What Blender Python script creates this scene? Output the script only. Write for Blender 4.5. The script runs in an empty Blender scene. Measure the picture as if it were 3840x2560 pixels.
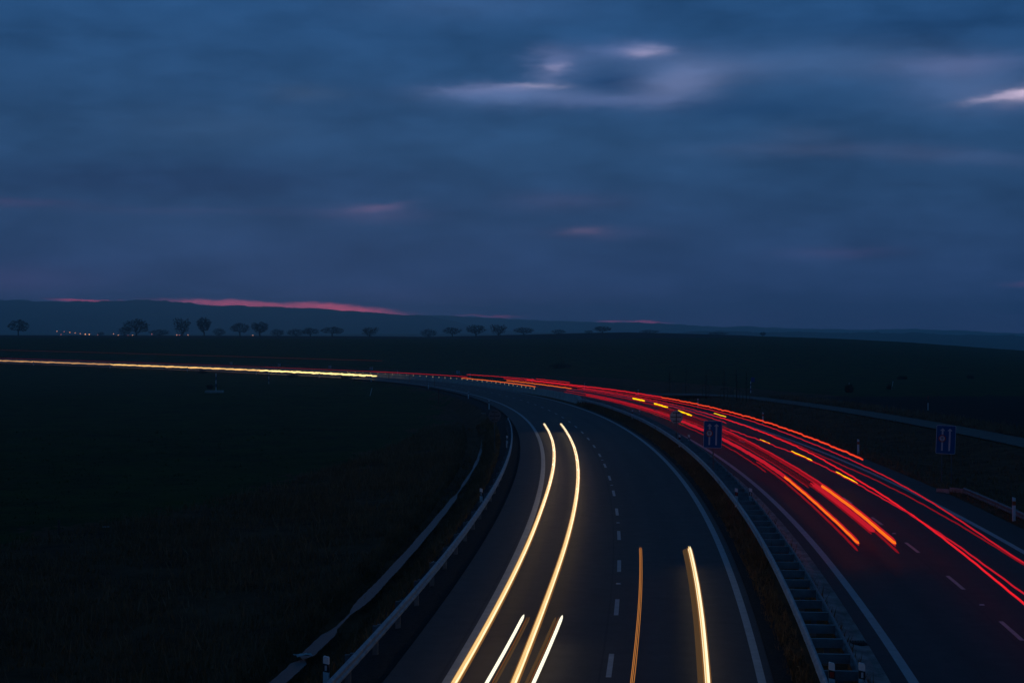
import bpy, math, random
import numpy as np
from mathutils import Vector, Matrix
random.seed(7); rng = np.random.default_rng(7)
C = bpy.context.scene.collection
SC = bpy.context.scene

# ------------------------------------------------------------------ camera
CAM_H = 8.52
cd = bpy.data.cameras.new('camera'); cam = bpy.data.objects.new('camera', cd); C.objects.link(cam)
cam.location = (0, 0, CAM_H)
cam.rotation_euler = (math.radians(90) - math.atan(50 / 6367), 0, 0)
cd.sensor_width = 36; cd.lens = 36 * 6367 / 3840
cd.clip_start = 0.5; cd.clip_end = 40000
SC.camera = cam

# ------------------------------------------------------------------ exposure
SC.view_settings.view_transform = 'Standard'; SC.view_settings.look = 'None'
SC.view_settings.exposure = 0; SC.view_settings.gamma = 1
SC.view_settings.use_curve_mapping = False
SC.cycles.use_denoising = True
SC.cycles.max_bounces = 6; SC.cycles.volume_bounces = 1
SC.cycles.sample_clamp_indirect = 4

def lin(r, g, b):
    f = lambda c: (c / 255 / 12.92) if c <= 10 else ((c / 255 + 0.055) / 1.055) ** 2.4
    return (f(r), f(g), f(b))

# ------------------------------------------------------------------ world: dusk sky with a cloud deck
W = bpy.data.worlds.new('World'); SC.world = W; W.use_nodes = True
nt = W.node_tree; nt.nodes.clear(); N = nt.nodes.new; LK = nt.links.new
def setin(sock, v):
    if hasattr(v, 'links') or hasattr(v, 'is_linked'): LK(v, sock)
    else: sock.default_value = v
def mth(op, a, b=None, c=None, clamp=False):
    n = N('ShaderNodeMath'); n.operation = op; n.use_clamp = clamp
    setin(n.inputs[0], a)
    if b is not None: setin(n.inputs[1], b)
    if c is not None: setin(n.inputs[2], c)
    return n.outputs[0]
def vmt(op, a, b=None, c=None):
    n = N('ShaderNodeVectorMath'); n.operation = op
    setin(n.inputs[0], a)
    if b is not None: setin(n.inputs[1], b)
    if c is not None: setin(n.inputs[2], c)
    return n.outputs['Value'] if op in ('DOT_PRODUCT', 'LENGTH') else n.outputs[0]
def comb(x, y, z=0.0):
    n = N('ShaderNodeCombineXYZ')
    for s, v in zip(n.inputs, (x, y, z)): setin(s, v)
    return n.outputs[0]
tc = N('ShaderNodeTexCoord'); sp = N('ShaderNodeSeparateXYZ'); LK(tc.outputs['Generated'], sp.inputs[0])
dx, dy, dz = sp.outputs
K = 3900.0
U = mth('MULTIPLY', mth('ARCTAN2', dx, dy), K)          # azimuth
V = mth('MULTIPLY', mth('ARCSINE', dz), K)              # elevation
def noise(vec, scale, detail=4, rough=0.55, col=False):
    n = N('ShaderNodeTexNoise'); n.inputs['Scale'].default_value = scale; n.inputs['Detail'].default_value = detail
    n.inputs['Roughness'].default_value = rough; LK(vec, n.inputs['Vector'])
    return n.outputs['Color'] if col else n.outputs['Fac']
P0 = comb(U, V)
wob = vmt('MULTIPLY', vmt('SUBTRACT', noise(vmt('MULTIPLY', P0, (0.006, 0.02, 0)), 1.0, 3, 0.55, True), (0.5, 0.5, 0.5)), (70, 22, 0))
wob2 = vmt('MULTIPLY', vmt('SUBTRACT', noise(vmt('MULTIPLY', P0, (0.021, 0.075, 0)), 1.0, 4, 0.6, True), (0.5, 0.5, 0.5)), (46, 15, 0))
P = vmt('ADD', vmt('ADD', P0, wob), wob2)
ramp = N('ShaderNodeValToRGB'); cr = ramp.color_ramp; cr.interpolation = 'B_SPLINE'
stops = [(0.0, (78, 90, 148)), (0.08, (50, 79, 128)), (0.22, (38, 71, 114)), (0.42, (33, 71, 111)), (0.58, (36, 75, 116)), (0.78, (36, 78, 122)), (1.0, (33, 78, 124))]
while len(cr.elements) < len(stops): cr.elements.new(0.5)
for e, (p, c) in zip(cr.elements, stops): e.position = p; e.color = (*lin(*c), 1)
LK(mth('DIVIDE', V, 800, clamp=True), ramp.inputs[0])
n1 = noise(vmt('MULTIPLY', P, (0.0034, 0.0088, 0)), 1.0, 5, 0.52)
n2 = noise(vmt('ADD', vmt('MULTIPLY', P, (0.0055, 0.032, 0)), (7.3, 2.1, 0)), 1.0, 4, 0.5)
bri = mth('ADD', mth('MULTIPLY', mth('SUBTRACT', n1, 0.52), 1.15), mth('MULTIPLY', mth('SUBTRACT', n2, 0.5), 0.22))
acc = vmt('MULTIPLY', ramp.outputs[0], comb(mth('ADD', 1.0, mth('MULTIPLY', bri, 1.4)), mth('ADD', 1.0, bri), mth('ADD', 1.05, mth('MULTIPLY', bri, 0.95))))
def blob(u, v, rx, ry, col, slope=0.0, power=1.0):
    global acc
    m = N('ShaderNodeMapping'); m.vector_type = 'TEXTURE'; LK(P, m.inputs['Vector'])
    m.inputs['Location'].default_value = (u - 1176, 753 - v, 0); m.inputs['Rotation'].default_value = (0, 0, -math.atan(slope))
    m.inputs['Scale'].default_value = (rx, ry, 1)
    d = vmt('DOT_PRODUCT', m.outputs[0], m.outputs[0])
    if power != 1.0: d = mth('POWER', d, power)
    g = mth('EXPONENT', mth('MULTIPLY', d, -1.0))
    acc = vmt('MULTIPLY_ADD', comb(g, g, g), col, acc)
for b in [
    (1484, 127, 42, 11, (.21, .15, .18)), (1430, 122, 80, 16, (.05, .045, .08)),
    (1278, 160, 30, 11, (.13, .10, .13)), (1268, 140, 42, 26, (.05, .05, .09)),
    (1130, 208, 120, 11, (.075, .065, .11)), (1225, 203, 60, 6, (.16, .12, .13), .0),
    (1175, 224, 190, 24, (.042, .055, .105)), (1060, 217, 70, 15, (.02, .02, .035)), (1230, 222, 120, 14, (.03, .03, .05)), (1310, 170, 60, 30, (.02, .024, .045)), (1400, 238, 170, 15, (.05, .05, .095)),
    (1555, 202, 95, 36, (.10, .10, .165), -.15), (1620, 165, 190, 34, (.04, .045, .078)),
    (1405, 192, 80, 26, (-.012, -.022, -.035)),
    (1950, 155, 230, 40, (.024, .032, .056)), (2300, 240, 90, 9, (.34, .24, .27), -.15, 1.2), (2356, 230, 62, 19, (.42, .29, .31), -.28, 1.2),
    (2330, 250, 110, 26, (.06, .055, .09)), (2175, 172, 150, 22, (.055, .048, .085)), (2190, 220, 130, 48, (.042, .046, .082)),
    (1800, 350, 210, 17, (.018, .016, .026)), (2150, 372, 230, 18, (.022, .017, .028), .08), (1830, 318, 90, 15, (.014, .014, .022)),
    (1260, 340, 300, 60, (.004, .012, .026)),
    (868, 478, 62, 8, (.075, .026, .032), -.12), (850, 492, 110, 17, (.03, .012, .02)),
    (1342, 528, 42, 9, (.075, .034, .04)), (1370, 536, 120, 14, (.018, .008, .014)), (1290, 465, 130, 20, (.02, .009, .016)),
    (1915, 585, 110, 13, (.024, .007, .016)), (2340, 657, 55, 5, (.08, .018, .035)),
    (40, 655, 190, 38, (.026, .002, .006)), (20, 478, 150, 9, (.024, .004, .010)), (420, 490, 260, 10, (.010, .004, .008)),
    (1000, 690, 500, 26, (.012, .002, .006)), (2000, 715, 500, 26, (.010, .002, .010)),
    (705, 222, 85, 20, (.016, .018, .022)), (1080, 20, 260, 40, (.014, .018, .032)), (500, 300, 200, 40, (.006, .008, .010)),
    (400, 420, 480, 45, (-.005, -.017, -.032)), (2150, 80, 330, 60, (-.006, -.017, -.034)), (1720, 258, 160, 24, (-.008, -.016, -.028)), (1250, 185, 38, 20, (.05, .045, .07)), (1450, 132, 130, 24, (.026, .026, .046)), (1278, 150, 70, 30, (.022, .022, .042)),
    (640, 703, 225, 9.5, (1.5, .17, .24), .040, 2.0), (830, 714, 115, 9, (1.1, .12, .17), .085, 1.6),
    (215, 691, 60, 2.8, (.9, .06, .1), .0, 1.5), (1120, 725, 55, 2.0, (.5, .04, .08), .02), (1400, 737, 30, 2.4, (.7, .05, .1), .01, 1.5), (1480, 739, 40, 2.4, (.8, .06, .12), .01, 1.5),
]: blob(*b)
sky = N('ShaderNodeTexSky'); sky.sky_type = 'NISHITA'; sky.sun_disc = False
sky.sun_elevation = math.radians(-2); sky.sun_rotation = math.radians(-8)
acc = vmt('MULTIPLY_ADD', sky.outputs[0], (0.012, 0.012, 0.012), acc)        # clear dusk air seen faintly through the deck
acc = vmt('MAXIMUM', acc, (0.001, 0.002, 0.004))
back = N('ShaderNodeMapRange'); back.interpolation_type = 'SMOOTHSTEP'
LK(dy, back.inputs['Value']); back.inputs['From Min'].default_value = -0.1; back.inputs['From Max'].default_value = 0.86
back.inputs['To Min'].default_value = 0.70; back.inputs['To Max'].default_value = 1.0         # the deck is darker overhead and away from the sunset
acc = vmt('SCALE', acc); acc.node.inputs['Scale'].default_value = 1.0; zen = N('ShaderNodeMapRange'); zen.interpolation_type = 'SMOOTHSTEP'
LK(dz, zen.inputs['Value']); zen.inputs['From Min'].default_value = 0.22; zen.inputs['From Max'].default_value = 0.75; zen.inputs['To Min'].default_value = 1.0; zen.inputs['To Max'].default_value = 0.46
LK(mth('MULTIPLY', back.outputs[0], zen.outputs[0]), acc.node.inputs['Scale'])
bg = N('ShaderNodeBackground'); LK(acc, bg.inputs['Color']); bg.inputs['Strength'].default_value = 1.0
wo = N('ShaderNodeOutputWorld'); LK(bg.outputs[0], wo.inputs['Surface'])

# ------------------------------------------------------------------ sun: already under the horizon hills, only a trace of it
sd = bpy.data.lights.new('sun', 'SUN'); sd.energy = 0.01; sd.angle = math.radians(12); sd.color = (1, .6, .5)
so_ = bpy.data.objects.new('sun', sd); C.objects.link(so_); so_.location = (-2000, 9000, 900)
so_.rotation_euler = (math.radians(-88), 0, math.radians(8))

# ------------------------------------------------------------------ materials
def mat(name, col, rough=0.8, var=0.0, scale=3.0, bump=0.0, bscale=None, metal=0.0, spec=0.5, stretch=None, col2=None):
    m = bpy.data.materials.new(name); m.use_nodes = True; t = m.node_tree; b = t.nodes['Principled BSDF']
    b.inputs['Base Color'].default_value = (*col, 1); b.inputs['Roughness'].default_value = rough
    b.inputs['Metallic'].default_value = metal; b.inputs['Specular IOR Level'].default_value = spec
    if var or bump:
        tcn = t.nodes.new('ShaderNodeTexCoord'); mp = t.nodes.new('ShaderNodeMapping'); t.links.new(tcn.outputs['Object'], mp.inputs[0])
        if stretch: mp.inputs['Scale'].default_value = stretch
    if var:
        n = t.nodes.new('ShaderNodeTexNoise'); n.inputs['Scale'].default_value = scale; n.inputs['Detail'].default_value = 6; n.inputs['Roughness'].default_value = .65
        t.links.new(mp.outputs[0], n.inputs['Vector'])
        r = t.nodes.new('ShaderNodeValToRGB'); c2 = col2 or tuple(min(1, c * (1 + var)) for c in col)
        r.color_ramp.elements[0].position = .3; r.color_ramp.elements[1].position = .7
        r.color_ramp.elements[0].color = (*[c * (1 - var) for c in col], 1); r.color_ramp.elements[1].color = (*c2, 1)
        t.links.new(n.outputs['Fac'], r.inputs[0]); t.links.new(r.outputs[0], b.inputs['Base Color'])
    if bump:
        n = t.nodes.new('ShaderNodeTexNoise'); n.inputs['Scale'].default_value = bscale or scale; n.inputs['Detail'].default_value = 5
        t.links.new(mp.outputs[0], n.inputs['Vector'])
        bn = t.nodes.new('ShaderNodeBump'); bn.inputs['Strength'].default_value = bump; bn.inputs['Distance'].default_value = .05
        t.links.new(n.outputs['Fac'], bn.inputs['Height']); t.links.new(bn.outputs[0], b.inputs['Normal'])
    return m
def emit(name, col, strength=1.0):
    m = bpy.data.materials.new(name); m.use_nodes = True; t = m.node_tree; t.nodes.clear()
    e = t.nodes.new('ShaderNodeEmission'); e.inputs['Color'].default_value = (*col, 1); e.inputs['Strength'].default_value = strength
    o = t.nodes.new('ShaderNodeOutputMaterial'); t.links.new(e.outputs[0], o.inputs['Surface'])
    return m
M = {}
def wear(m, tracks):
    """polished wheel tracks, an oil line, seams and patches that follow the lanes (u = offset, v = distance)"""
    t = m.node_tree; b = t.nodes['Principled BSDF']; src = b.inputs['Base Color'].links[0].from_socket; nn = t.nodes.new; L = t.links.new
    uvn = nn('ShaderNodeUVMap'); uvn.uv_map = 'road'; sx = nn('ShaderNodeSeparateXYZ'); L(uvn.outputs[0], sx.inputs[0])
    def mm(op, a, c=None):
        n = nn('ShaderNodeMath'); n.operation = op
        for i, v in enumerate((a, c)):
            if v is None: continue
            if hasattr(v, 'is_linked'): L(v, n.inputs[i])
            else: n.inputs[i].default_value = v
        return n.outputs[0]
    f = 1.0; acc_ = None
    for c, w, k in tracks:
        q = mm('DIVIDE', mm('SUBTRACT', sx.outputs[0], c), w); g = mm('MULTIPLY', mm('EXPONENT', mm('MULTIPLY', mm('MULTIPLY', q, q), -1.0)), k); acc_ = g if acc_ is None else mm('ADD', acc_, g)
    mp = nn('ShaderNodeMapping'); mp.inputs['Scale'].default_value = (1.6, .035, 1); L(uvn.outputs[0], mp.inputs[0])
    nz = nn('ShaderNodeTexNoise'); nz.inputs['Scale'].default_value = 1.0; nz.inputs['Detail'].default_value = 5; L(mp.outputs[0], nz.inputs['Vector'])
    mp2 = nn('ShaderNodeMapping'); mp2.inputs['Scale'].default_value = (.25, .09, 1); L(uvn.outputs[0], mp2.inputs[0])
    vo = nn('ShaderNodeTexVoronoi'); vo.distance = 'CHEBYCHEV'; vo.inputs['Scale'].default_value = 1.0; L(mp2.outputs[0], vo.inputs['Vector'])
    pc = nn('ShaderNodeSeparateColor'); L(vo.outputs['Color'], pc.inputs[0])
    tot = mm('ADD', mm('ADD', mm('ADD', acc_, .74), mm('MULTIPLY', nz.outputs['Fac'], .44)), mm('MULTIPLY', pc.outputs[0], .14))
    mx = nn('ShaderNodeVectorMath'); mx.operation = 'SCALE'; L(src, mx.inputs[0]); L(tot, mx.inputs['Scale']); L(mx.outputs[0], b.inputs['Base Color'])
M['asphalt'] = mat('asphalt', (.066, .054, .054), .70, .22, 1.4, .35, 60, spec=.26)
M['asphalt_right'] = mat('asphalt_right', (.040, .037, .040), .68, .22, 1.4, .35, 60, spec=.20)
wear(M['asphalt'], [(-2.75, .28, .16), (-1.1, .28, .16), (-1.92, .22, -.14), (1.1, .28, .12), (2.75, .28, .12), (1.92, .22, -.12), (-.22, .03, -.4), (-4.1, .04, -.35)])
wear(M['asphalt_right'], [(8.8, .28, .12), (10.4, .28, .12), (9.6, .22, -.12), (12.7, .28, .15), (14.3, .28, .15), (13.5, .22, -.14), (11.3, .03, -.4)])
M['asphalt_shoulder'] = mat('asphalt_shoulder', (.05, .05, .051), .68, .25, .7, .4, 55, spec=.3)
M['paint'] = mat('road_paint', (.43, .44, .45), .65, .18, 2.5)
M['paint_worn'] = mat('road_paint_worn', (.46, .43, .42), .7, .3, 5)
M['steel'] = mat('galvanised_steel', (.30, .32, .34), .5, .3, 2.5, metal=.6)
M['steel_dull'] = mat('weathered_galvanised_steel', (.17, .18, .19), .6, .35, 3, metal=.5)
M['concrete'] = mat('concrete', (.46, .42, .38), .85, .3, .8, .3, 8)
M['gutter'] = mat('gutter_concrete', (.30, .26, .24), .9, .6, 1.6, .5, 6, stretch=(1, .6, 1))
M['crop'] = mat('winter_crop', (.034, .052, .007), .95, .5, .25, .6, 2.0, spec=.05)
M['dry'] = mat('dry_grass_soil', (.115, .056, .027), .95, .6, .5, .8, 3.0, spec=.05)
M['gravel'] = mat('dark_gravel', (.030, .030, .030), .9, .5, 9, .9, 25, spec=.1)
M['plow'] = mat('ploughed_soil', (.024, .013, .010), .95, .4, .5, .8, 1.2, spec=.05, stretch=(1, .3, 1))
M['blade'] = mat('dry_grass_blade', (.22, .12, .058), .9, .5, .6, spec=.1)
M['blade2'] = mat('pale_grass_blade', (.24, .15, .085), .9, .5, .4, spec=.1)
M['lane'] = mat('worn_lane_asphalt', (.13, .105, .09), .8, .3, .8, .2, 20, spec=.3)
M['white'] = mat('white_plastic', (.80, .80, .80), .5, .08, 8)
M['black'] = mat('black_plastic', (.015, .015, .017), .5)
M['redref'] = mat('red_reflector', (.32, .022, .012), .3)
M['orangeref'] = mat('orange_reflector', (.55, .09, .02), .3)
M['whiteref'] = mat('white_reflector', (.55, .57, .6), .25)
M['signblue'] = mat('sign_blue', (.0005, .10, .29), .6, spec=.1)
M['signwhite'] = mat('sign_white', (.5, .56, .62), .5)
M['signred'] = mat('sign_red', (.30, .012, .015), .5)
M['signback'] = mat('bare_aluminium', (.62, .58, .54), .6, .15, 6)
M['dullback'] = mat('dark_aluminium', (.15, .155, .17), .6, .2, 5)  # darker aluminium tone for the sign back beside the ditch
M['pole'] = mat('grey_pole', (.12, .12, .125), .6, .2, 4, metal=.3)
M['bark'] = mat('dark_bark', (.018, .016, .015), .95, .3, 2)
M['twig'] = mat('bare_twigs', (.016, .015, .015), .95)
M['wood'] = mat('weathered_wood', (.09, .075, .06), .9, .3, 5)
M['redpole'] = mat('red_pole_paint', (.26, .03, .02), .6)
M['bluepaint'] = mat('blue_post_paint', (.02, .06, .22), .6)
M['litter'] = mat('white_litter', (.55, .56, .56), .6)
M['hill'] = mat('far_forest', (.012, .016, .014), 1.0, .3, .01, spec=0.0)
M['iron'] = mat('cast_iron', (.012, .012, .013), .7)
M['bushm'] = mat('bare_bush', (.014, .013, .011), .95)
# water of the ditch
mw = bpy.data.materials.new('ditch_water'); mw.use_nodes = True; b = mw.node_tree.nodes['Principled BSDF']
b.inputs['Base Color'].default_value = (.02, .025, .028, 1); b.inputs['Roughness'].default_value = .42; b.inputs['Specular IOR Level'].default_value = .12
tn = mw.node_tree.nodes.new('ShaderNodeTexNoise'); tn.inputs['Scale'].default_value = 6; tn.inputs['Detail'].default_value = 4
tcw = mw.node_tree.nodes.new('ShaderNodeTexCoord'); mw.node_tree.links.new(tcw.outputs['Object'], tn.inputs['Vector'])
bw = mw.node_tree.nodes.new('ShaderNodeBump'); bw.inputs['Strength'].default_value = .10; bw.inputs['Distance'].default_value = .02
mw.node_tree.links.new(tn.outputs['Fac'], bw.inputs['Height']); mw.node_tree.links.new(bw.outputs[0], b.inputs['Normal'])
M['water'] = mw

# ------------------------------------------------------------------ helpers
class MB:
    def __init__(s): s.v = []; s.f = []; s.m = []
    def add(s, vs, fs, mi=0):
        o = len(s.v); s.v += [tuple(p) for p in vs]; s.f += [tuple(i + o for i in f) for f in fs]; s.m += [mi] * len(fs)
    def box(s, c, size, R=None, mi=0, taper=1.0):
        hx, hy, hz = [k / 2 for k in size]; vs = []
        for z, t in ((-hz, 1.0), (hz, taper)):
            for x, y in ((-hx, -hy), (hx, -hy), (hx, hy), (-hx, hy)): vs.append(Vector((x * t, y * t, z)))
        if R is not None: vs = [R @ p for p in vs]
        c = Vector(c); s.add([p + c for p in vs], [(3, 2, 1, 0), (4, 5, 6, 7), (0, 1, 5, 4), (1, 2, 6, 5), (2, 3, 7, 6), (3, 0, 4, 7)], mi)
    def tube(s, pts, rad, n=8, mi=0, cap=True):
        pts = [Vector(p) for p in pts]; rad = rad if hasattr(rad, '__len__') else [rad] * len(pts); vs = []; fs = []
        for i, p in enumerate(pts):
            d = (pts[min(i + 1, len(pts) - 1)] - pts[max(i - 1, 0)]).normalized()
            a = d.orthogonal().normalized() if abs(d.z) > .9 else d.cross(Vector((0, 0, 1))).normalized()
            bb = a.cross(d)
            for k in range(n):
                t = 2 * math.pi * k / n; vs.append(p + (a * math.cos(t) + bb * math.sin(t)) * rad[i])
        for i in range(len(pts) - 1):
            for k in range(n):
                fs.append((i * n + k, i * n + (k + 1) % n, (i + 1) * n + (k + 1) % n, (i + 1) * n + k))
        if cap: fs.append(tuple(range(n - 1, -1, -1))); fs.append(tuple(range((len(pts) - 1) * n, len(pts) * n)))
        s.add(vs, fs, mi)
    def prism(s, poly, y0, y1, mi=0, R=None, c=(0, 0, 0)):   # polygon in x,z extruded along y
        n = len(poly); vs = [Vector((x, y0, z)) for x, z in poly] + [Vector((x, y1, z)) for x, z in poly]
        if R is not None: vs = [R @ p for p in vs]
        c = Vector(c); fs = [tuple(range(n)), tuple(range(2 * n - 1, n - 1, -1))]
        fs += [(i, i + n, (i + 1) % n + n, (i + 1) % n) for i in range(n)]
        s.add([p + c for p in vs], fs, mi)
    def mesh(s, name, mats, smooth=False):
        me = bpy.data.meshes.new(name); me.from_pydata(s.v, [], s.f); me.update()
        for m in (mats if isinstance(mats, (list, tuple)) else [mats]): me.materials.append(m)
        me.polygons.foreach_set('material_index', s.m)
        if smooth: me.polygons.foreach_set('use_smooth', [True] * len(me.polygons))
        return me
    def obj(s, name, mats, parent=None, smooth=False):
        o = bpy.data.objects.new(name, s.mesh(name, mats, smooth)); C.objects.link(o)
        if parent: o.parent = parent
        return o
def tag(o, label, cat, group=None):
    o['label'] = label; o['category'] = cat
    if group: o['group'] = group
    return o
def thing(name, label, cat, loc=(0, 0, 0), rz=0, group=None):
    o = bpy.data.objects.new(name, None); C.objects.link(o); o.location = loc; o.rotation_euler = (0, 0, rz)
    o.empty_display_size = .2
    return tag(o, label, cat, group)
def dup(root, loc, rz, label, scale=None):
    r = root.copy(); C.objects.link(r); r.location = loc; r.rotation_euler = (0, 0, rz); r['label'] = label
    if scale: r.scale = scale
    for ch in list(root.children):
        c = ch.copy(); C.objects.link(c); c.parent = r
        for g in list(ch.children):
            d = g.copy(); C.objects.link(d); d.parent = c
    return r
def quick(name, v, f, mats, mi=None, smooth=False, kind=None):
    me = bpy.data.meshes.new(name); v = np.asarray(v, np.float32); f = np.asarray(f, np.int32); k = f.shape[1]
    me.vertices.add(len(v)); me.vertices.foreach_set('co', v.ravel())
    me.loops.add(f.size); me.loops.foreach_set('vertex_index', f.ravel())
    me.polygons.add(len(f)); me.polygons.foreach_set('loop_start', np.arange(0, f.size, k, dtype=np.int32))
    for m in (mats if isinstance(mats, list) else [mats]): me.materials.append(m)
    if mi is not None: me.polygons.foreach_set('material_index', np.asarray(mi, np.int32))
    if smooth: me.polygons.foreach_set('use_smooth', np.ones(len(f), bool))
    me.update(calc_edges=True); me.validate()
    o = bpy.data.objects.new(name, me); C.objects.link(o)
    if kind: o['kind'] = kind
    return o

# ------------------------------------------------------------------ the motorway's line: plan curve and long profile
DS = 0.5
S = np.arange(-90, 950, DS)
kk = np.where(S < 270, 1 / 978, np.where(S > 330, 1 / 300, 1 / 978 + (1 / 300 - 1 / 978) * (S - 270) / 60))
i0 = int(np.argmin(abs(S - 126)))
TH = np.cumsum(kk) * DS; TH -= TH[i0]
BX = np.cumsum(-np.sin(TH)) * DS; BX += 6.0 - BX[i0]
BY = np.cumsum(np.cos(TH)) * DS; BY += 126 - BY[i0]
ZK = np.array([(-100, 0), (60, 0), (80, 0), (120, -.07), (160, -.29), (200, -.65), (230, -1.0), (256, -1.32), (283, -1.62), (308, -1.86), (336, -2.1), (364, -2.28), (400, -2.5), (430, -2.6), (483, -2.45), (520, -2.15), (555, -1.75), (620, -1.0), (950, 2.5)])
ZS = np.interp(S, ZK[:, 0], ZK[:, 1])
for _ in range(3): ZS = np.convolve(np.pad(ZS, 20, 'edge'), np.ones(41) / 41, 'valid')
def zr(s): return np.interp(s, S, ZS)
def oeff(s, o):
    s = np.asarray(s, float); o = np.asarray(o, float)
    d = -0.45 * (np.clip((105 - np.maximum(s, 25)) / 60, 0, 2)) ** 2
    return o + d * np.clip((o - 2) / 3, 0, 1)
def pt(s, o, z=0.0):
    """world points at distance s along the road, offset o to the right, height z over the road"""
    s = np.asarray(s, float); e = oeff(s, o)
    x = np.interp(s, S, BX); y = np.interp(s, S, BY); th = np.interp(s, S, TH)
    return np.stack(np.broadcast_arrays(x + e * np.cos(th), y + e * np.sin(th), zr(s) + z), -1)
def head(s): return float(np.interp(s, S, TH))
def near(x, y):
    """(s, o) of points"""
    x = np.ravel(x); y = np.ravel(y); so = np.empty(len(x)); oo = np.empty(len(x)); st = slice(None, None, 4)
    bx, by, ss, th = BX[st], BY[st], S[st], TH[st]
    for a in range(0, len(x), 20000):
        q = slice(a, a + 20000); d = (x[q, None] - bx) ** 2 + (y[q, None] - by) ** 2; i = d.argmin(1)
        ux, uy = -np.sin(th[i]), np.cos(th[i]); ex, ey = x[q] - bx[i], y[q] - by[i]
        so[q] = ss[i] + ex * ux + ey * uy; oo[q] = ex * np.cos(th[i]) + ey * np.sin(th[i])
    return so, oo
def sweep(name, prof, s0, s1, step, mats, closed=True, parent=None, kind=None, smooth=False, cap=True):
    """profile [(o, z)] carried along the road; o may be a function of s"""
    ss = np.arange(s0, s1 + step * .5, step); n = len(prof); V_ = np.stack([pt(ss, (o(ss) if callable(o) else o), z) for o, z in prof], 1).reshape(-1, 3)
    m = n if closed else n - 1; i, k = np.meshgrid(np.arange(len(ss) - 1), np.arange(m), indexing='ij'); i = i.ravel(); k = k.ravel()
    F = np.stack([i * n + k, i * n + (k + 1) % n, (i + 1) * n + (k + 1) % n, (i + 1) * n + k], 1)
    b = MB(); b.add(V_.tolist(), F.tolist())
    if closed and cap:
        L = (len(ss) - 1) * n; b.f += [tuple(range(n - 1, -1, -1)), tuple(range(L, L + n))]; b.m += [0, 0]
    o = b.obj(name, mats, parent, smooth)
    if kind: o['kind'] = kind
    return o
def strip(name, o0, o1, s0, s1, step, m, z=0.0, cuts=1, kind='structure'):
    ss = np.arange(s0, s1 + step * .5, step); os_ = np.linspace(0, 1, cuts + 1); n = cuts + 1
    f0 = o0 if callable(o0) else (lambda s: o0 + 0 * s); f1 = o1 if callable(o1) else (lambda s: o1 + 0 * s)
    Vv = np.stack([pt(ss, f0(ss) * (1 - t) + f1(ss) * t, z) for t in os_], 1).reshape(-1, 3)
    i, k = np.meshgrid(np.arange(len(ss) - 1), np.arange(cuts), indexing='ij'); i = i.ravel(); k = k.ravel()
    F = np.stack([i * n + k, i * n + k + 1, (i + 1) * n + k + 1, (i + 1) * n + k], 1)
    o = quick(name, Vv, F, m, kind=kind)
    uv = o.data.uv_layers.new(name='road'); sv = np.repeat(ss, n); ov = np.stack([f0(ss) * (1 - t) + f1(ss) * t for t in os_], 1).ravel()
    li = np.empty(len(o.data.loops), np.int32); o.data.loops.foreach_get('vertex_index', li); uv.data.foreach_set('uv', np.stack([ov[li], sv[li]], 1).astype(np.float32).ravel())
    return o

# ------------------------------------------------------------------ ground: one sheet
def px2a(u): return (u - 1920) / 6367
UA = np.array([-400, 0, 900, 1900, 2300, 2600, 2900, 3150, 3400, 3840, 4300]); VA = np.array([1264, 1265, 1268, 1271, 1270, 1266, 1262, 1270, 1283, 1315, 1340])
UB = np.array([-400, 0, 500, 900, 1400, 1600, 1760, 1960, 2250, 2350, 2530, 2780, 3000, 3300, 3840, 4300]); VB = np.array([1256, 1257, 1258, 1259, 1261, 1263, 1260, 1255, 1247, 1246, 1250, 1257, 1268, 1300, 1345, 1380])
YA, YB = 800.0, 1010.0
CO = np.array([(-400, -1.6), (-60, -1.6), (-16, -1.5), (-11.5, -1.3), (-10.2, -1.15), (-9.55, -1.5), (-8.65, -1.5), (-8.0, -.95), (-7.0, -.25), (-6.3, -.06), (-5.6, -.03), (-5.4, -.18), (4.3, -.18), (4.5, .02), (5.6, .04), (6.6, -.0), (6.8, -.2), (17.1, -.2), (17.35, .0), (18.4, .02), (20, -.35), (24, -.7), (28, -.35), (30.2, -.02), (31.2, -.16), (34.2, -.16), (35, .05), (38, .1), (60, .1), (400, .1)])
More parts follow.
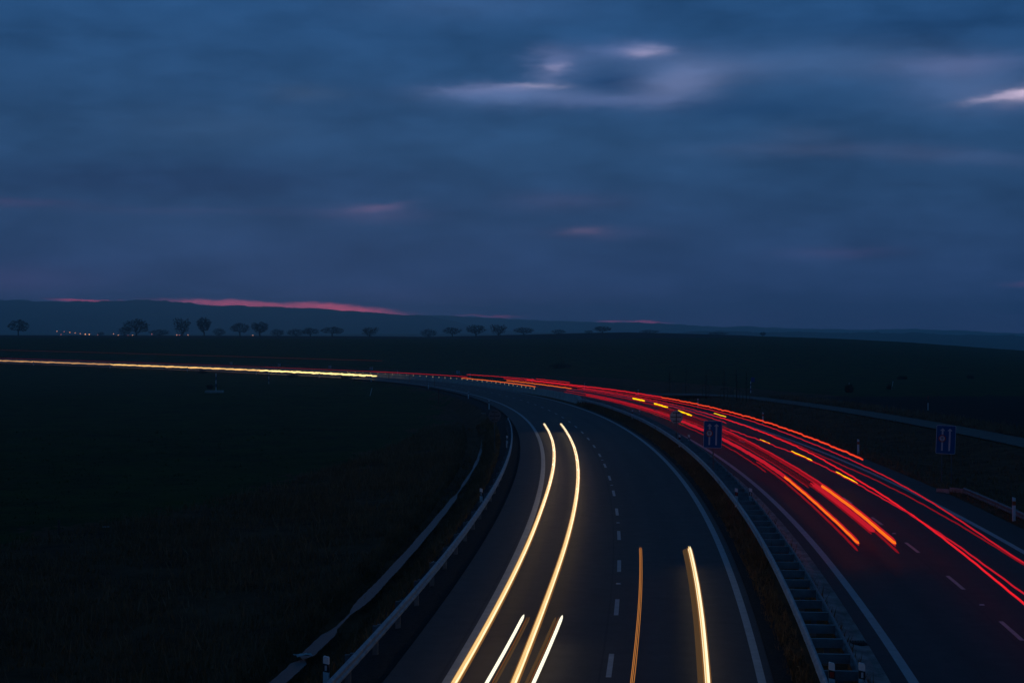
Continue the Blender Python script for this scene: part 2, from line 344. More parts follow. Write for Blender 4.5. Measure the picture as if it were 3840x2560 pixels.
def groundz(x, y):
    sh = np.shape(x); s, o = near(x, y); x = np.ravel(x); y = np.ravel(y)
    # ditch fades out and embankments flatten far along the road
    c = np.interp(o, CO[:, 0], CO[:, 1]); far = np.clip((s - 240) / 40, 0, 1)
    cf = np.interp(o, [-400, -60, -25, -9, -6.4, -5.4, 17.2, 17.6, 22, 60, 400], [-1.0, -.9, -.8, -.45, -.12, -.22, -.22, -.03, -.1, .1, .1])
    c = c * (1 - far) + cf * far
    h = zr(np.clip(s, -60, 940)) + c
    a = np.clip(x / np.maximum(y, 60), -.75, .75); u = a * 6367 + 1920
    zA = CAM_H - (np.interp(u, UA, VA) - 1230) / 6367 * YA; zB = CAM_H - (np.interp(u, UB, VB) - 1230) / 6367 * YB
    t1 = np.clip((y - 160) / (YA - 160), 0, 1); base = -.4 + (zA + .4) * (t1 ** 0.9)
    t2 = np.clip((y - YA) / 90, 0, 1); t3 = np.clip((y - YA - 90) / (YB - YA - 90), 0, 1); t4 = np.clip((y - YB) / 350, 0, 1)
    sm = lambda t: t * t * (3 - 2 * t)
    hill = np.where(y < YA, base, np.where(y < YA + 90, zA - 2.0 * sm(t2), np.where(y < YB, (zA - 2.0) + (zB - zA + 2.0) * sm(t3), zB + (-7 - zB) * sm(t4) - 52 * sm(np.clip((a - .04) / .12, 0, 1)) * sm(np.clip((y - YB) / 1500, 0, 1)))))
    w = sm(np.clip((o - 42) / 130, 0, 1)); w = np.where(y > YA, 1, w) * np.where(y < 60, 0, 1)
    h = h * (1 - w) + hill * w
    return h.reshape(sh), s.reshape(sh), o.reshape(sh)
def axis(*seg):
    out = []
    for a, b, st in seg: out.append(np.arange(a, b, st))
    return np.concatenate(out)
xp = axis((0, 45, .4), (45, 110, 1.0), (110, 260, 2.5), (260, 700, 11), (700, 2000, 65), (2000, 5300, 400))
xs = np.concatenate([-xp[:0:-1], xp])
ys = axis((-300, -60, 40), (-60, 26, 4), (26, 140, .7), (140, 340, 1.6), (340, 620, 3.5), (620, 1120, 10), (1120, 2000, 60), (2000, 8901, 300))
gx, gy = np.meshgrid(xs, ys); gz, gs, go = groundz(gx, gy)
rough = np.where((go > -6.7) & (go < 17.6), 0, 1) * np.where((go > 30.5) & (go < 34.8), 0, 1)
gz = gz + rough * rng.normal(0, .035, gz.shape) * np.where((go < -10.4) | (go > -7.6), 1, .2)
ny, nx = gx.shape; ii, jj = np.meshgrid(np.arange(ny - 1), np.arange(nx - 1), indexing='ij'); ii = ii.ravel(); jj = jj.ravel()
F = np.stack([ii * nx + jj, ii * nx + jj + 1, (ii + 1) * nx + jj + 1, (ii + 1) * nx + jj], 1)
cs, co_, cy_, cx_ = gs[:-1, :-1].ravel(), go[:-1, :-1].ravel(), gy[:-1, :-1].ravel(), gx[:-1, :-1].ravel()
def lbound(s): return np.interp(s, [30, 78, 106, 150, 200, 260, 300], [-36, -28, -21, -15.5, -12, -8.5, -7.5])
jit = 1.2 * np.sin(cs * .21) + .8 * np.sin(cs * .57 + 1) + rng.normal(0, .6, len(cs))
mi = np.full(len(cs), 0)
mi[(co_ > lbound(cs) + jit) & (co_ < 45)] = 1
mi[(co_ > -7.3) & (co_ < -5.2) & (cs < 330)] = 2
mi[(co_ > 36 + jit) & (cy_ < 236 + 3 * jit) & (cx_ > 10)] = 3
mi[(cy_ > YA + 15) & (cy_ < YB + 260)] = 3
ground = quick('ground', np.stack([gx, gy, gz], -1).reshape(-1, 3), F, [M['crop'], M['dry'], M['gravel'], M['plow']], mi, True, 'structure')

# ------------------------------------------------------------------ roads
S0, S1 = 22, 900
def dseg(s): return np.where(s < 260, 1.0, 1.0)
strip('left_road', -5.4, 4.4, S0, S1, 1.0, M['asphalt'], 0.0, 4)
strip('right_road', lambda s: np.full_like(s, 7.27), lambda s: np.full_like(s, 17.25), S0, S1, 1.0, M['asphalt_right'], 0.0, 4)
ml = 0.004
strip('edge_line', -3.975, -3.725, S0, S1, 1.0, M['paint'], ml)
strip('edge_line', 3.93, 4.17, S0, S1, 1.0, M['paint'], ml)
strip('edge_line', 7.72, 7.97, S0, S1, 1.0, M['paint'], ml)
strip('edge_line', 15.43, 15.68, S0, S1, 1.0, M['paint'], ml)
def dashes(name, off, first, width, m):
    b = MB()
    for k in range(-2, 60):
        c0 = first + 9 * k
        if c0 < S0 + 2: continue
        ss = np.linspace(c0 - 1.5, c0 + 1.5, 5); A = pt(ss, off - width / 2, ml); B = pt(ss, off + width / 2, ml)
        for i in range(4): b.add([A[i], B[i], B[i + 1], A[i + 1]], [(0, 1, 2, 3)])
    o = b.obj(name, m); o['kind'] = 'structure'
dashes('lane_line', 0.0, 42.8, .135, M['paint'])
dashes('lane_line', 11.55, 48.6, .135, M['paint_worn'])
# concrete gutter between the median fence and the right-hand carriageway
sweep('gutter', [(6.72, -.05), (6.72, .05), (6.9, .035), (7.1, .0), (7.28, .02), (7.28, -.1)], S0, 206, 1.0, M['gutter'], kind='structure')
strip('gravel_verge', 4.4, 4.95, S0, 206, 1.0, M['gravel'], .03, 2)
# service road
strip('service_road', 31.1, 34.5, 60, 232, 2.0, M['lane'], -.02, 2)
b = MB(); Q = [pt(230, 31.1, -.03), pt(230, 34.5, -.03)]
pa = [(-.0, 0), (6, 1.2), (10, 4), (12.5, 9), (13, 16)]
P1 = pt(228, 31.1, -.015); P2 = pt(228, 34.5, -.015)
left = [P1, pt(236, 29.6, -.0), pt(242, 25.6, .0), pt(246, 20.5, .0)]; right = [P2, pt(241, 34.0, .0), pt(250, 29.0, .02), pt(252, 22.0, .02)]
for i in range(3): b.add([left[i], right[i], right[i + 1], left[i + 1]], [(0, 1, 2, 3)])
o = b.obj('service_road', M['lane']); o['kind'] = 'structure'
# ditch water
wl = lambda s: np.interp(s, [20, 45, 60, 83, 108, 131, 151, 183, 201, 232, 245], [-9.50, -9.47, -9.36, -9.28, -8.98, -8.62, -8.50, -7.66, -7.0, -5.9, -5.7])
wr = lambda s: np.interp(s, [20, 45, 60, 83, 108, 131, 151, 183, 201, 232, 245], [-8.90, -8.90, -8.84, -8.80, -8.66, -8.36, -8.26, -7.40, -6.7, -5.75, -5.65])
def wlj(s): return wl(s) + .05 * np.sin(s * 1.3) + .04 * np.sin(s * 3.1) + .10 * np.clip(np.sin(s * .43) - .8, 0, 1) * 5 * .4
def wrj(s): return wr(s) + .05 * np.sin(s * 1.7 + 2) + .03 * np.sin(s * 4.3) - .12 * np.clip(np.sin(s * .37 + 1) - .75, 0, 1) * 4 * .4
wf = lambda s: np.interp(s, [20, 48.4, 49.0, 49.6, 53, 54.2, 57, 58.4, 60, 97, 99.5, 103.5, 106, 112, 115, 118, 121, 137, 141, 200], [1, 1, .12, .95, 1, .30, .22, .8, 1, 1, .28, .22, .75, .8, .45, .5, 1, 1, .45, .3]) * .84
wj = lambda s: (.012 * np.sin(s * .7) + .012 * np.sin(s * 5.3))
strip('ditch_water', lambda s: (wl(s) + wr(s)) / 2 - (wr(s) - wl(s)) / 2 * wf(s) + wj(s), lambda s: (wl(s) + wr(s)) / 2 + (wr(s) - wl(s)) / 2 * wf(s) + wj(s * 1.3 + 3), 22, 200, .3, M['water'], -1.2, 2)

# ------------------------------------------------------------------ hills
def hill(name, pts, Y, depth, rough_amp, seed):
    r = np.random.default_rng(seed); u = np.array([p[0] for p in pts], float); v = np.array([p[1] for p in pts], float)
    X = np.arange((u[0] - 1176) / 3900 * Y, (u[-1] - 1176) / 3900 * Y, 9.0); uu = X / Y * 3900 + 1176
    Z = CAM_H + (753 - np.interp(uu, u, v)) / 3900 * Y
    nz = np.convolve(r.normal(0, 1, len(X)), np.ones(3) / 3, 'same') * rough_amp + np.repeat(r.normal(0, 1, len(X) // 8 + 1), 8)[:len(X)] * rough_amp * .6
    Zr = Z + nz; rows = []
    for t, hfrac in ((-1, 0), (-.75, .2), (-.5, .5), (-.25, .82), (-.02, .97), (0, 1), (.5, .7), (1, 0)):
        z = Zr if hfrac == 1 else (-60 + (Z + 60) * hfrac) + r.normal(0, rough_amp * .3, len(X)) * (hfrac > 0)
        rows.append(np.stack([X, np.full_like(X, Y + t * depth), z], 1))
    V_ = np.concatenate(rows); n = len(X); i, k = np.meshgrid(np.arange(len(rows) - 1), np.arange(n - 1), indexing='ij'); i = i.ravel(); k = k.ravel()
    return quick(name, V_, np.stack([i * n + k, i * n + k + 1, (i + 1) * n + k + 1, (i + 1) * n + k], 1), M['hill'], kind='structure')
hill('hills', [(-700, 697), (-200, 690), (0, 689.5), (100, 690), (160, 692), (230, 691), (250, 689), (312, 689), (400, 691), (470, 700.5), (600, 703), (730, 707), (800, 713), (830, 716), (900, 720), (1000, 728), (1060, 742), (1150, 757), (1300, 768)], 6200, 1500, 2.6, 1)
hill('hills', [(500, 727), (850, 724), (1000, 723.5), (1100, 728), (1250, 735), (1400, 740), (1550, 743), (1590, 746), (1650, 750), (1720, 748), (1760, 751), (1850, 754), (2000, 757), (2100, 755), (2200, 759), (2352, 765), (2800, 768)], 8000, 1500, 2.2, 2)
hill('hills', [(1450, 768), (1600, 760), (1800, 762), (1950, 764), (2050, 763), (2200, 768), (2352, 772), (2700, 776)], 4400, 1100, 1.6, 3)

# ------------------------------------------------------------------ crash barriers
WB = [(0, .745), (.03, .74), (.075, .70), (.075, .655), (.02, .615), (.02, .575), (.075, .535), (.075, .49), (.03, .45), (0, .445)]
def wbeam(off, side, dz=0.0):
    f = off if callable(off) else (lambda s: off + 0 * s)
    outer = [((lambda s, d=d: f(s) + side * d), z + dz) for d, z in WB]
    inner = [((lambda s, d=d: f(s) + side * (d - .014)), z + dz) for d, z in WB[::-1]]
    return outer + inner
def beam_with_laps(parent, off, side, s0, s1, m, dz=0.0, name='rail'):
    o = sweep(name, wbeam(off, side, dz), s0, s1, 1.0, m, parent=parent)
    f = off if callable(off) else (lambda s: off + 0 * s)
    for s in np.arange(s0 + 2, s1 - 1, 4.0):
        ss = np.array([s - .16, s + .16]); pr = [(d + .006, z) for d, z in WB[1:-1]]
        A = [pt(ss, f(ss) + side * d, z + dz) for d, z in pr]
        b = MB(); vs = [A[i][j] for j in (0, 1) for i in range(len(pr))]; q = len(pr)
        b.add(vs, [(i, q + i, q + i + 1, i + 1) for i in range(q - 1)]); b.obj('rail_joint', m, o)
    return o
def gpost(b, s, o, h, w=.09, d=.12):
    p = pt(s, o, 0); R = Matrix.Rotation(head(s), 3, 'Z')
    b.box((p[0], p[1], p[2] + h / 2 - .3), (d, w, h + .6), R)
# left verge
tl = thing('guardrail', 'long steel guardrail along the ditch side of the left carriageway', 'guardrail', pt(60, -6.1, 0).tolist())
tl_inv = tl.location.copy()
def rel(o, root):                                # keep world place when parented
    o.matrix_parent_inverse = Matrix.Translation(-root.location)
    return o
r = rel(beam_with_laps(tl, -6.03, 1, 26, 152, M['steel']), tl)
for s in np.arange(28, 152, 4.0):
    b = MB(); gpost(b, s, -6.2, .70, .10, .14); rel(b.obj('post', M['steel_dull'], tl), tl)
    b = MB(); p = pt(s, -6.085, .6); b.box(p, (.12, .10, .28), Matrix.Rotation(head(s), 3, 'Z')); rel(b.obj('spacer', M['steel_dull'], tl), tl)
b = MB(); e = pt(152.2, -5.99, .595); b.tube([(e[0], e[1], e[2] - .17), (e[0], e[1], e[2] + .17)], .09, 10); rel(b.obj('end_piece', M['steel'], tl), tl)
# median: a double fence joined by spreader plates
fA = lambda s: np.interp(s, [20, 84, 120, 150, 185, 206], [5.5, 5.5, 5.7, 5.85, 5.85, 5.5])
fB = lambda s: fA(s) + .82
tm = thing('guardrail', 'double-sided median guardrail with ladder-like spreader plates between its two rails', 'guardrail', pt(60, 5.9, 0).tolist())
rel(beam_with_laps(tm, fA, -1, 26, 203, M['steel']), tm)
rel(beam_with_laps(tm, fB, 1, 26, 203, M['steel_dull']), tm)
for s in np.arange(27, 203, 2.0):
    A = pt(s, fA(s) + .01, 0); B = pt(s, fB(s) - .01, 0); c = (A + B) / 2; L = float(np.hypot(*(B - A)[:2])); ang = math.atan2(B[1] - A[1], B[0] - A[0])
    b = MB(); R = Matrix.Rotation(ang, 3, 'Z')
    b.box((c[0], c[1], c[2] + .60), (L, .012, .22), R); b.box((c[0], c[1] + .0, c[2] + .716), (L, .07, .012), R)
    rel(b.obj('spreader_plate', M['steel'], tm), tm)
for s in np.arange(27, 203, 4.0):
    b = MB(); gpost(b, s + .06, float(fA(s)) + .41, .60, .10, .14); rel(b.obj('post', M['steel_dull'], tm), tm)
# right verge: low rail down the slope
tr = thing('guardrail', 'low-set guardrail beginning at the two-post blue sign beyond the right shoulder', 'guardrail', pt(75, 18.1, 0).tolist())
rel(beam_with_laps(tr, 18.05, -1, 40, 88, M['steel_dull'], -.40), tr)
for s in np.arange(42, 88, 4.0):
    b = MB(); gpost(b, s, 18.2, .30, .10, .14); rel(b.obj('post', M['steel_dull'], tr), tr)
b = MB(); A = pt(88, 18.0, .2); B = pt(89.2, 16.9, .02); Bm = pt(88.8, 17.5, .12)
for (a, c) in ((A, Bm), (Bm, B)):
    d = Vector(c) - Vector(a); R = Matrix.Rotation(math.atan2(d.y, d.x), 3, 'Z'); b.box((Vector(a) + Vector(c)) / 2, (d.length * 1.02, .05, .22), R)
rel(b.obj('flared_end', M['steel'], tr), tr)
# concrete barrier further on
fC = lambda s: np.interp(s, [200, 220, 900], [5.55, 5.65, 5.65])
tb = thing('concrete_barrier', 'long pale concrete median barrier curving away behind the red light trails', 'barrier', pt(210, 5.6, 0).tolist())
prof = [(lambda s: fC(s) - .32, -.25), (lambda s: fC(s) - .32, .08), (lambda s: fC(s) - .24, .25), (lambda s: fC(s) - .11, .95), (lambda s: fC(s) + .11, .95), (lambda s: fC(s) + .24, .25), (lambda s: fC(s) + .32, .08), (lambda s: fC(s) + .32, -.25)]
rel(sweep('barrier_wall', prof, 208, 880, 1.0, M['concrete'], parent=tb), tb)
b = MB(); p0 = pt(208, 5.6, 0); p1 = pt(203.6, 5.55, 0)
R = Matrix.Rotation(head(205), 3, 'Z')
b.prism([(-2.2, -.2), (2.2, -.2), (2.2, .95), (-1.2, .40), (-2.2, .35)], -.26, .26, 0, Matrix.Rotation(head(205) + math.pi / 2, 3, 'Z'), (p0 + p1) / 2)
rel(b.obj('sloped_end', M['concrete'], tb), tb)
glowref = emit('self_lit_reflector', (1, .66, .36), .7)  # returned light put in as emission; the reflectors are no lamps
k = 0
for s in np.arange(252, 402, 4.45):
    b = MB(); p = pt(s, float(fC(s)) - .15, .80); br = .10 if k % 3 else .14
    b.box(p, (.05, .14, .16 if k % 3 else .24), Matrix.Rotation(head(s), 3, 'Z')); rel(b.obj('reflector', glowref, tb), tb); k += 1

# ------------------------------------------------------------------ delineator posts
def delineator(label, s, o, kind, loc_z=0.0, cut=0.0, group='white roadside delineator posts', rz_extra=0.0):
    """white marker post with slanted black band and reflector; origin at its foot, face towards the camera"""
    p = pt(s, o, loc_z); t = thing('delineator_post', label, 'delineator post', p.tolist(), head(s) + rz_extra, group)
    H = 1.02 - cut; b = MB(); w = .065
    b.prism([(-w, -.25), (w, -.25), (w, H - .02), (w * .8, H + .005), (-w * .8, H + .03), (-w, H + .02)], -.05, .05)
    b.obj('body', M['white'], t)
    if kind == 'plain': return t
    b = MB(); z0, z1 = H - .33, H - .145
    if kind == 'orange':
        b.prism([(-w - .004, z0), (w + .004, z0), (w + .004, z1), (-w - .004, z1)], -.054, .054); b.obj('orange_band', M['orangeref'], t); return t
    b.prism([(-w - .004, z0 + .015), (w + .004, z0 - .015), (w + .004, z1 - .015), (-w - .004, z1 + .015)], -.054, .054); b.obj('black_band', M['black'], t)
    b = MB(); rw = .045 if kind == 'red' else .024
    b.box((0, -.057, (z0 + z1) / 2), (rw * 2, .012, .12)); b.obj('reflector', M['redref'] if kind == 'red' else M['whiteref'], t)
    return t
A_ = lambda s: float(fA(s)); B_ = lambda s: float(fB(s))
for s, w1 in ((38, 'nearest the camera'), (79, 'half-way along the ladder'), (119.5, 'just before the blue sign'), (160, 'beyond the round sign')):
    delineator('red-reflector post on the left median rail, ' + w1, s, A_(s) + .12, 'red', .48, .42, 'marker posts on the median fence')
    delineator('white-reflector post on the right median rail, ' + w1, s, B_(s) - .04, 'white', .48, .42, 'marker posts on the median fence')
for s, w1 in ((38, 'nearest the camera'), (79, 'half-way along the rail'), (119.5, 'near the far end of the rail')):
    delineator('short white marker post behind the left guardrail, ' + w1, s, -6.33, 'white', .42, .42, 'marker posts on the left guardrail')
names = ['beside the parked guardrail near the right frame edge', 'just above the end of the orange light trail', 'second up from the orange trail end', 'third up from the orange trail end', 'where the red bundle narrows', 'before the far bend of the red trails', 'at the start of the red bundle', 'left of the red bundle', 'by the far chevron boards']
names = ['nearest, before the low rail', 'at the orange trail end', 'second beyond the orange trail end', 'third beyond the orange trail end', 'where the red bundle narrows', 'before the far bend', 'at the bundle start', 'left of the red bundle', 'by the far chevron boards']
for k, s in enumerate((76, 115.7, 156, 193, 234, 276, 318, 358, 398)):
    delineator('white post with orange band on the right verge, ' + names[k], s, 17.62 if s < 300 else 17.9, 'orange', .0, 0, 'orange-banded posts along the right verge')
delineator('white delineator post by the left edge line, just above the round sign back', 193, -6.3, 'white', -.1)
delineator('white delineator post at the bend where the left edge line turns', 232, -6.2, 'white', -.1)
delineator('small white delineator post at the left verge below the concrete barrier', 292, -6.2, 'white', -.1)
for k, (s, w1) in enumerate(((350, 'right end of'), (387, 'left of the middle of'), (425, 'middle of'), (462, 'right part of'), (500, 'centre-left of'), (535, 'left part of'))):
    delineator('far white post before the yellow streak, ' + w1 + ' it', s, -6.2, 'white', -.1)

# ------------------------------------------------------------------ signs
def rrect(w, h, r, n=5):
    out = []
    for cx, cz, a0 in ((w / 2 - r, h / 2 - r, 0), (-w / 2 + r, h / 2 - r, 90), (-w / 2 + r, -h / 2 + r, 180), (w / 2 - r, -h / 2 + r, 270)):
        for i in range(n + 1):
            a = math.radians(a0 + 90 * i / n); out.append((cx + r * math.cos(a), cz + r * math.sin(a)))
    return out
def disc(r, n=32): return [(r * math.cos(2 * math.pi * i / n), r * math.sin(2 * math.pi * i / n)) for i in range(n)]
def lane_sign(label, s, o, zc, w, h, posts, tilt, turn):
    p = pt(s, o, 0); t = thing('lane_sign', label, 'road sign', p.tolist(), turn, 'blue two-lane signs')
    T = Matrix.Rotation(tilt, 3, 'Y'); c = (0, 0, zc)
    def part(name, poly, y0, y1, m, off=(0, 0), parent=t):
        b = MB(); b.prism([(x + off[0], z + off[1]) for x, z in poly], y0, y1, 0, T, c); return b.obj(name, m, parent)
    panel = part('panel', rrect(w, h, .07), .0, .03, M['signwhite'])
    part('blue_field', rrect(w - .05, h - .05, .055), -.004, .004, M['signblue'])
    sx = w / 2 * .42; aw = .045; top = h * .40; bot = -h * .39
    def arrow(cx): return [(cx - aw, bot), (cx + aw, bot), (cx + aw, top - .14), (cx + .115, top - .16), (cx + .115, top - .12), (cx, top), (cx - .115, top - .12), (cx - .115, top - .16), (cx - aw, top - .14)]
    part('arrow', arrow(-sx + .03), -.008, 0, M['signwhite']); part('arrow', arrow(sx - .02), -.008, 0, M['signwhite'])
    cz = .06; ring = part('red_ring', [(x - sx + .02, z + cz) for x, z in disc(.205)], -.014, -.005, M['signred'])
    inner = part('white_disc', [(x - sx + .02, z + cz) for x, z in disc(.148)], -.018, -.012, M['signwhite'])
    b = MB(); cx = -sx + .02
    def bar(x0, z0, x1, z1): b.prism([(x0 + cx, z0 + cz), (x1 + cx, z0 + cz), (x1 + cx, z1 + cz), (x0 + cx, z1 + cz)], -.022, -.017, 0, T, c)
    bar(-.065, -.02, -.04, .09)                                                   # 1
    bar(-.015, .068, .065, .09); bar(.043, .046, .065, .068); bar(-.015, .024, .065, .046); bar(-.015, .002, .007, .024); bar(-.015, -.02, .065, .002)   # 2
    bar(-.012, -.10, .008, -.035); bar(-.03, -.062, .028, -.046); bar(.008, -.10, .028, -.084)                                                       # t
    b.obj('lettering', M['black'], t)
    for q, px_ in enumerate(posts):
        b = MB(); b.tube([(px_, .06, -.4), (px_, .06, zc + h * .40)], .035, 10); b.obj('post', M['pole'], t)
    for zz in (-.35, .35):
        b = MB(); b.box((0, .045, zc + zz * h), (w * .8, .03, .05)); b.obj('clamp_bar', M['pole'], t)
    return t
lane_sign('blue sign with two white arrows on a single post in the median', 95.5, 5.76, 2.58, 1.03, 1.52, [.02], math.radians(1.4), math.radians(-9))
lane_sign('blue sign with two white arrows on two posts beyond the right shoulder', 94.5, 18.53, 2.38, 1.05, 1.58, [-.22, .30], math.radians(2.2), math.radians(-11))
def round_back(label, s, o, zc, r, m, lit=False):
    p = pt(s, o, 0); t = thing('round_sign', label, 'road sign', p.tolist(), math.radians(-6), 'round signs seen from behind')
    b = MB(); b.prism(disc(r), .0, .02, 0, None, (0, 0, zc)); b.obj('panel', m, t)
    b = MB(); b.prism(disc(r + .012), .004, .018, 0, None, (0, 0, zc)); b.obj('rim', M['pole'], t)
    for zz, L in ((.30, .45), (0.0, .72), (-.30, .45)):
        b = MB(); b.box((0, -.02, zc + zz), (L, .035, .05)); 
        for sx in (-1, 1): b.box((sx * (L / 2 - .03), -.03, zc + zz), (.06, .04, .09))
        b.obj('clamp_bar', M['black'], t)
    b = MB(); b.tube([(0, -.06, -.5), (0, -.06, zc + .36)], .033, 10); b.obj('post', M['pole'], t)
    return t
round_back('pale back of a round sign in the median beside the blue sign', 121, 5.72, 2.28, .46, M['signback'])
round_back('back of a round dark sign on a post beside the ditch', 127, -7.3, 2.07, .46, M['dullback'])
for k, (s, w1) in enumerate(((365, 'rightmost of the far row'), (411.5, 'second from the right of the far row'), (432, 'middle one of the far row'), (456, 'second from the left of the far row'), (478, 'leftmost of the far row'))):
    p = pt(s, 17.9, 0); t = thing('chevron_board', 'red and white chevron board pointing left, ' + w1, 'chevron board', p.tolist(), math.atan2(-p[0], p[1]) * -1 * -1, 'chevron boards on the outside of the bend')
    t.rotation_euler = (0, 0, math.atan2(-float(p[0]), float(p[1])))
    b = MB(); b.box((0, 0, 1.25), (.72, .03, .72)); b.obj('panel', M['signwhite'], t)
    b = MB(); b.prism([(-.10, 1.25), (.10, 1.60), (.22, 1.60), (.04, 1.25), (.22, .90), (.10, .90)], -.03, -.014); b.prism([(-.34, 1.25), (-.2, 1.60), (-.10, 1.60), (-.24, 1.25), (-.10, .90), (-.2, .90)], -.03, -.014) if k > 0 else None
    b.obj('chevron', M['signred'], t)
    b = MB(); b.tube([(0, .04, -.6), (0, .04, 1.5)], .03, 8); b.obj('post', M['pole'], t)

# ------------------------------------------------------------------ small field furniture
def gz_at(x, y): return float(groundz(np.array([x]), np.array([y]))[0][0])
def at(u, v, h=0.0):
    """where the sight line of that pixel meets the ground (found once, then used as a fixed world place)"""
    pth = math.atan(50 / 6367); a = (u - 1920) / 6367; bb = -(v - 1280) / 6367
    d = np.array([a, math.cos(pth) + bb * math.sin(pth), -math.sin(pth) + bb * math.cos(pth)])
    t = np.concatenate([np.arange(30, 300, .5), np.arange(300, 1300, 2)]); x = d[0] * t; y = d[1] * t; z = CAM_H + d[2] * t
    g = groundz(x, y)[0] + h; i = int(np.argmax(z <= g)) if (z <= g).any() else len(t) - 1
    return Vector((float(x[i]), float(y[i]), float(g[i] - h)))
def marker(name, label, cat, u, v, H, cols, rad=.05, group=None, lean=0.0):
    p = at(u, v); t = thing(name, label, cat, p, 0, group); n = len(cols)
    for i, m in enumerate(cols):
        z0 = -.4 if i == 0 else H * i / n; z1 = H * (i + 1) / n; b = MB(); b.tube([(lean * z0, 0, z0), (lean * z1, 0, z1)], rad, 8)
        b.obj('painted_section', M[m], t)
    return t
BW = ['white', 'bluepaint', 'white', 'bluepaint', 'white']
t = marker('marker_post', 'blue and white banded marker post standing on a concrete block in the left field', 'marker post', 810, 1473, 3.0, BW, .07, 'banded marker posts')
p = t.location
b = MB(); b.prism([(-1.9, -.4), (1.3, -.4), (1.15, .42), (-1.75, .42)], -.9, .9); o = b.obj('concrete_block', M['concrete']); o.location = p; tag(o, 'low concrete slab under the banded post in the left field', 'concrete block')
for ch in t.children: pass
t.location = p + Vector((0, 0, .4))
def bush(label, p, r, h, n=260, group=None, seed=0):
    rr = random.Random(seed); b = MB()
    for i in range(n):
        a = rr.uniform(0, 6.28); q = r * math.sqrt(rr.random()); x, y = q * math.cos(a) * .5, q * math.sin(a) * .5
        z1 = h * (1 - .5 * (q / r) ** 2) * rr.uniform(.55, 1.0); ex, ey = q * math.cos(a) + rr.uniform(-.1, .1) * r, q * math.sin(a) + rr.uniform(-.1, .1) * r
        w = .02 + .012 * h; dxx, dyy = rr.uniform(-1, 1), rr.uniform(-1, 1); l = math.hypot(dxx, dyy) + 1e-6; dxx *= w / l; dyy *= w / l
        mz = z1 * .5; mx, my = x * .4 + ex * .6, y * .4 + ey * .6
        b.add([(x - dxx, y - dyy, -.15), (x + dxx, y + dyy, -.15), (mx + dxx, my + dyy, mz), (mx - dxx, my - dyy, mz), (ex, ey, z1)], [(0, 1, 2, 3), (3, 2, 4)])
        for q2 in range(3):
            bx, by, bz = mx + rr.uniform(-.25, .25) * r, my + rr.uniform(-.25, .25) * r, mz + rr.uniform(.0, .4) * h
            b.add([(mx - dxx * .5, my - dyy * .5, mz * .8), (mx + dxx * .5, my + dyy * .5, mz * .8), (bx, by, bz)], [(0, 1, 2)])
    o = b.obj('bush', M['bushm']); o.location = p; return tag(o, label, 'bush', group)
bush('dark round bush on the concrete slab in the left field', p + Vector((-1.0, -.2, .42)), .7, .9, 150, 'field bushes', 3)
marker('marker_post', 'slim blue and white banded post in the left field just below the far road', 'marker post', 1008, 1440, 2.6, BW, .06, 'banded marker posts')
marker('wooden_post', 'bare grey wooden post standing at the left edge of the dark field', 'post', 221, 2008, .75, ['wood'], .06)
marker('field_peg', 'short white peg leaning in the left field', 'peg', 1388, 1483, 1.2, ['white'], .05, None, .25)
for k, (u, v, H, w1) in enumerate(((1458, 1425, 2.0, 'leftmost of the red poles by the far bend'), (1535, 1440, 2.0, 'middle red pole by the far bend'), (1630, 1456, 2.0, 'red pole just above the end of the left edge line'), (1645, 1517, 2.1, 'tall thin red pole nearest the camera beside the grass bank'))):
    marker('snow_pole', 'thin red snow pole, ' + w1, 'snow pole', u, v, H, ['redpole'], .035, 'red snow poles')
marker('marker_post', 'blue and white banded post beside the service road bend', 'marker post', 2815, 1472, 1.7, BW, .07, 'banded marker posts')
t = thing('blue_sign', 'small blue sign on a thin post at the service road bend', 'road sign', at(2823, 1470), 0)
b = MB(); b.box((0, 0, 1.9), (.55, .03, .7)); b.obj('panel', M['signblue'], t); b = MB(); b.tube([(0, .04, -.4), (0, .04, 2.2)], .03, 8); b.obj('post', M['pole'], t)
b = None
marker('marker_post', 'white post with a red top in the ploughed field above the service road', 'marker post', 3480, 1537, 1.55, ['white', 'white', 'black', 'redpole'], .05)
marker('field_post', 'thin white post beside a dark bush at the edge of the ploughed field', 'post', 3184, 1470, 1.4, ['white'], .05)
bush('dark bush around the thin white post on the right field edge', at(3184, 1472), .8, 1.7, 160, 'field bushes', 4)
marker('field_post', 'leaning white post with flapping plastic in the right field', 'post', 3343, 1460, 1.3, ['white'], .04, None, .2)
bush('small dark bush at the leaning post in the right field', at(3335, 1460), .5, 1.1, 100, 'field bushes', 5)
for k, (u, v, w1) in enumerate(((3374, 1422, 'left of a pair in the right field'), (3391, 1422, 'right of a pair in the right field'), (3639, 1420, 'alone near the right edge of the field'), (2100, 1381, 'wide low clump on the far slope above the red trails'))):
    bush('dark shrub, ' + w1, at(u, v), (.7 if k < 2 else .9) if k < 3 else 4.0, .9 if k < 3 else 2.2, 90, 'field bushes', 6 + k)
bush('tiny dark bush on the skyline of the green hill at right', at(2968, 1263.5), 1.0, 1.9, 120, 'field bushes', 12)
for k, (u, v, w1) in enumerate(((1300, 1416, 'left'), (1100, 1408, 'middle'), (760, 1394, 'right'))):
    bush('low dark weeds against the far road, ' + ['right clump', 'middle clump', 'left clump'][k], at(u, v + 6), 1.7, 1.0, 140, 'field bushes', 20 + k)
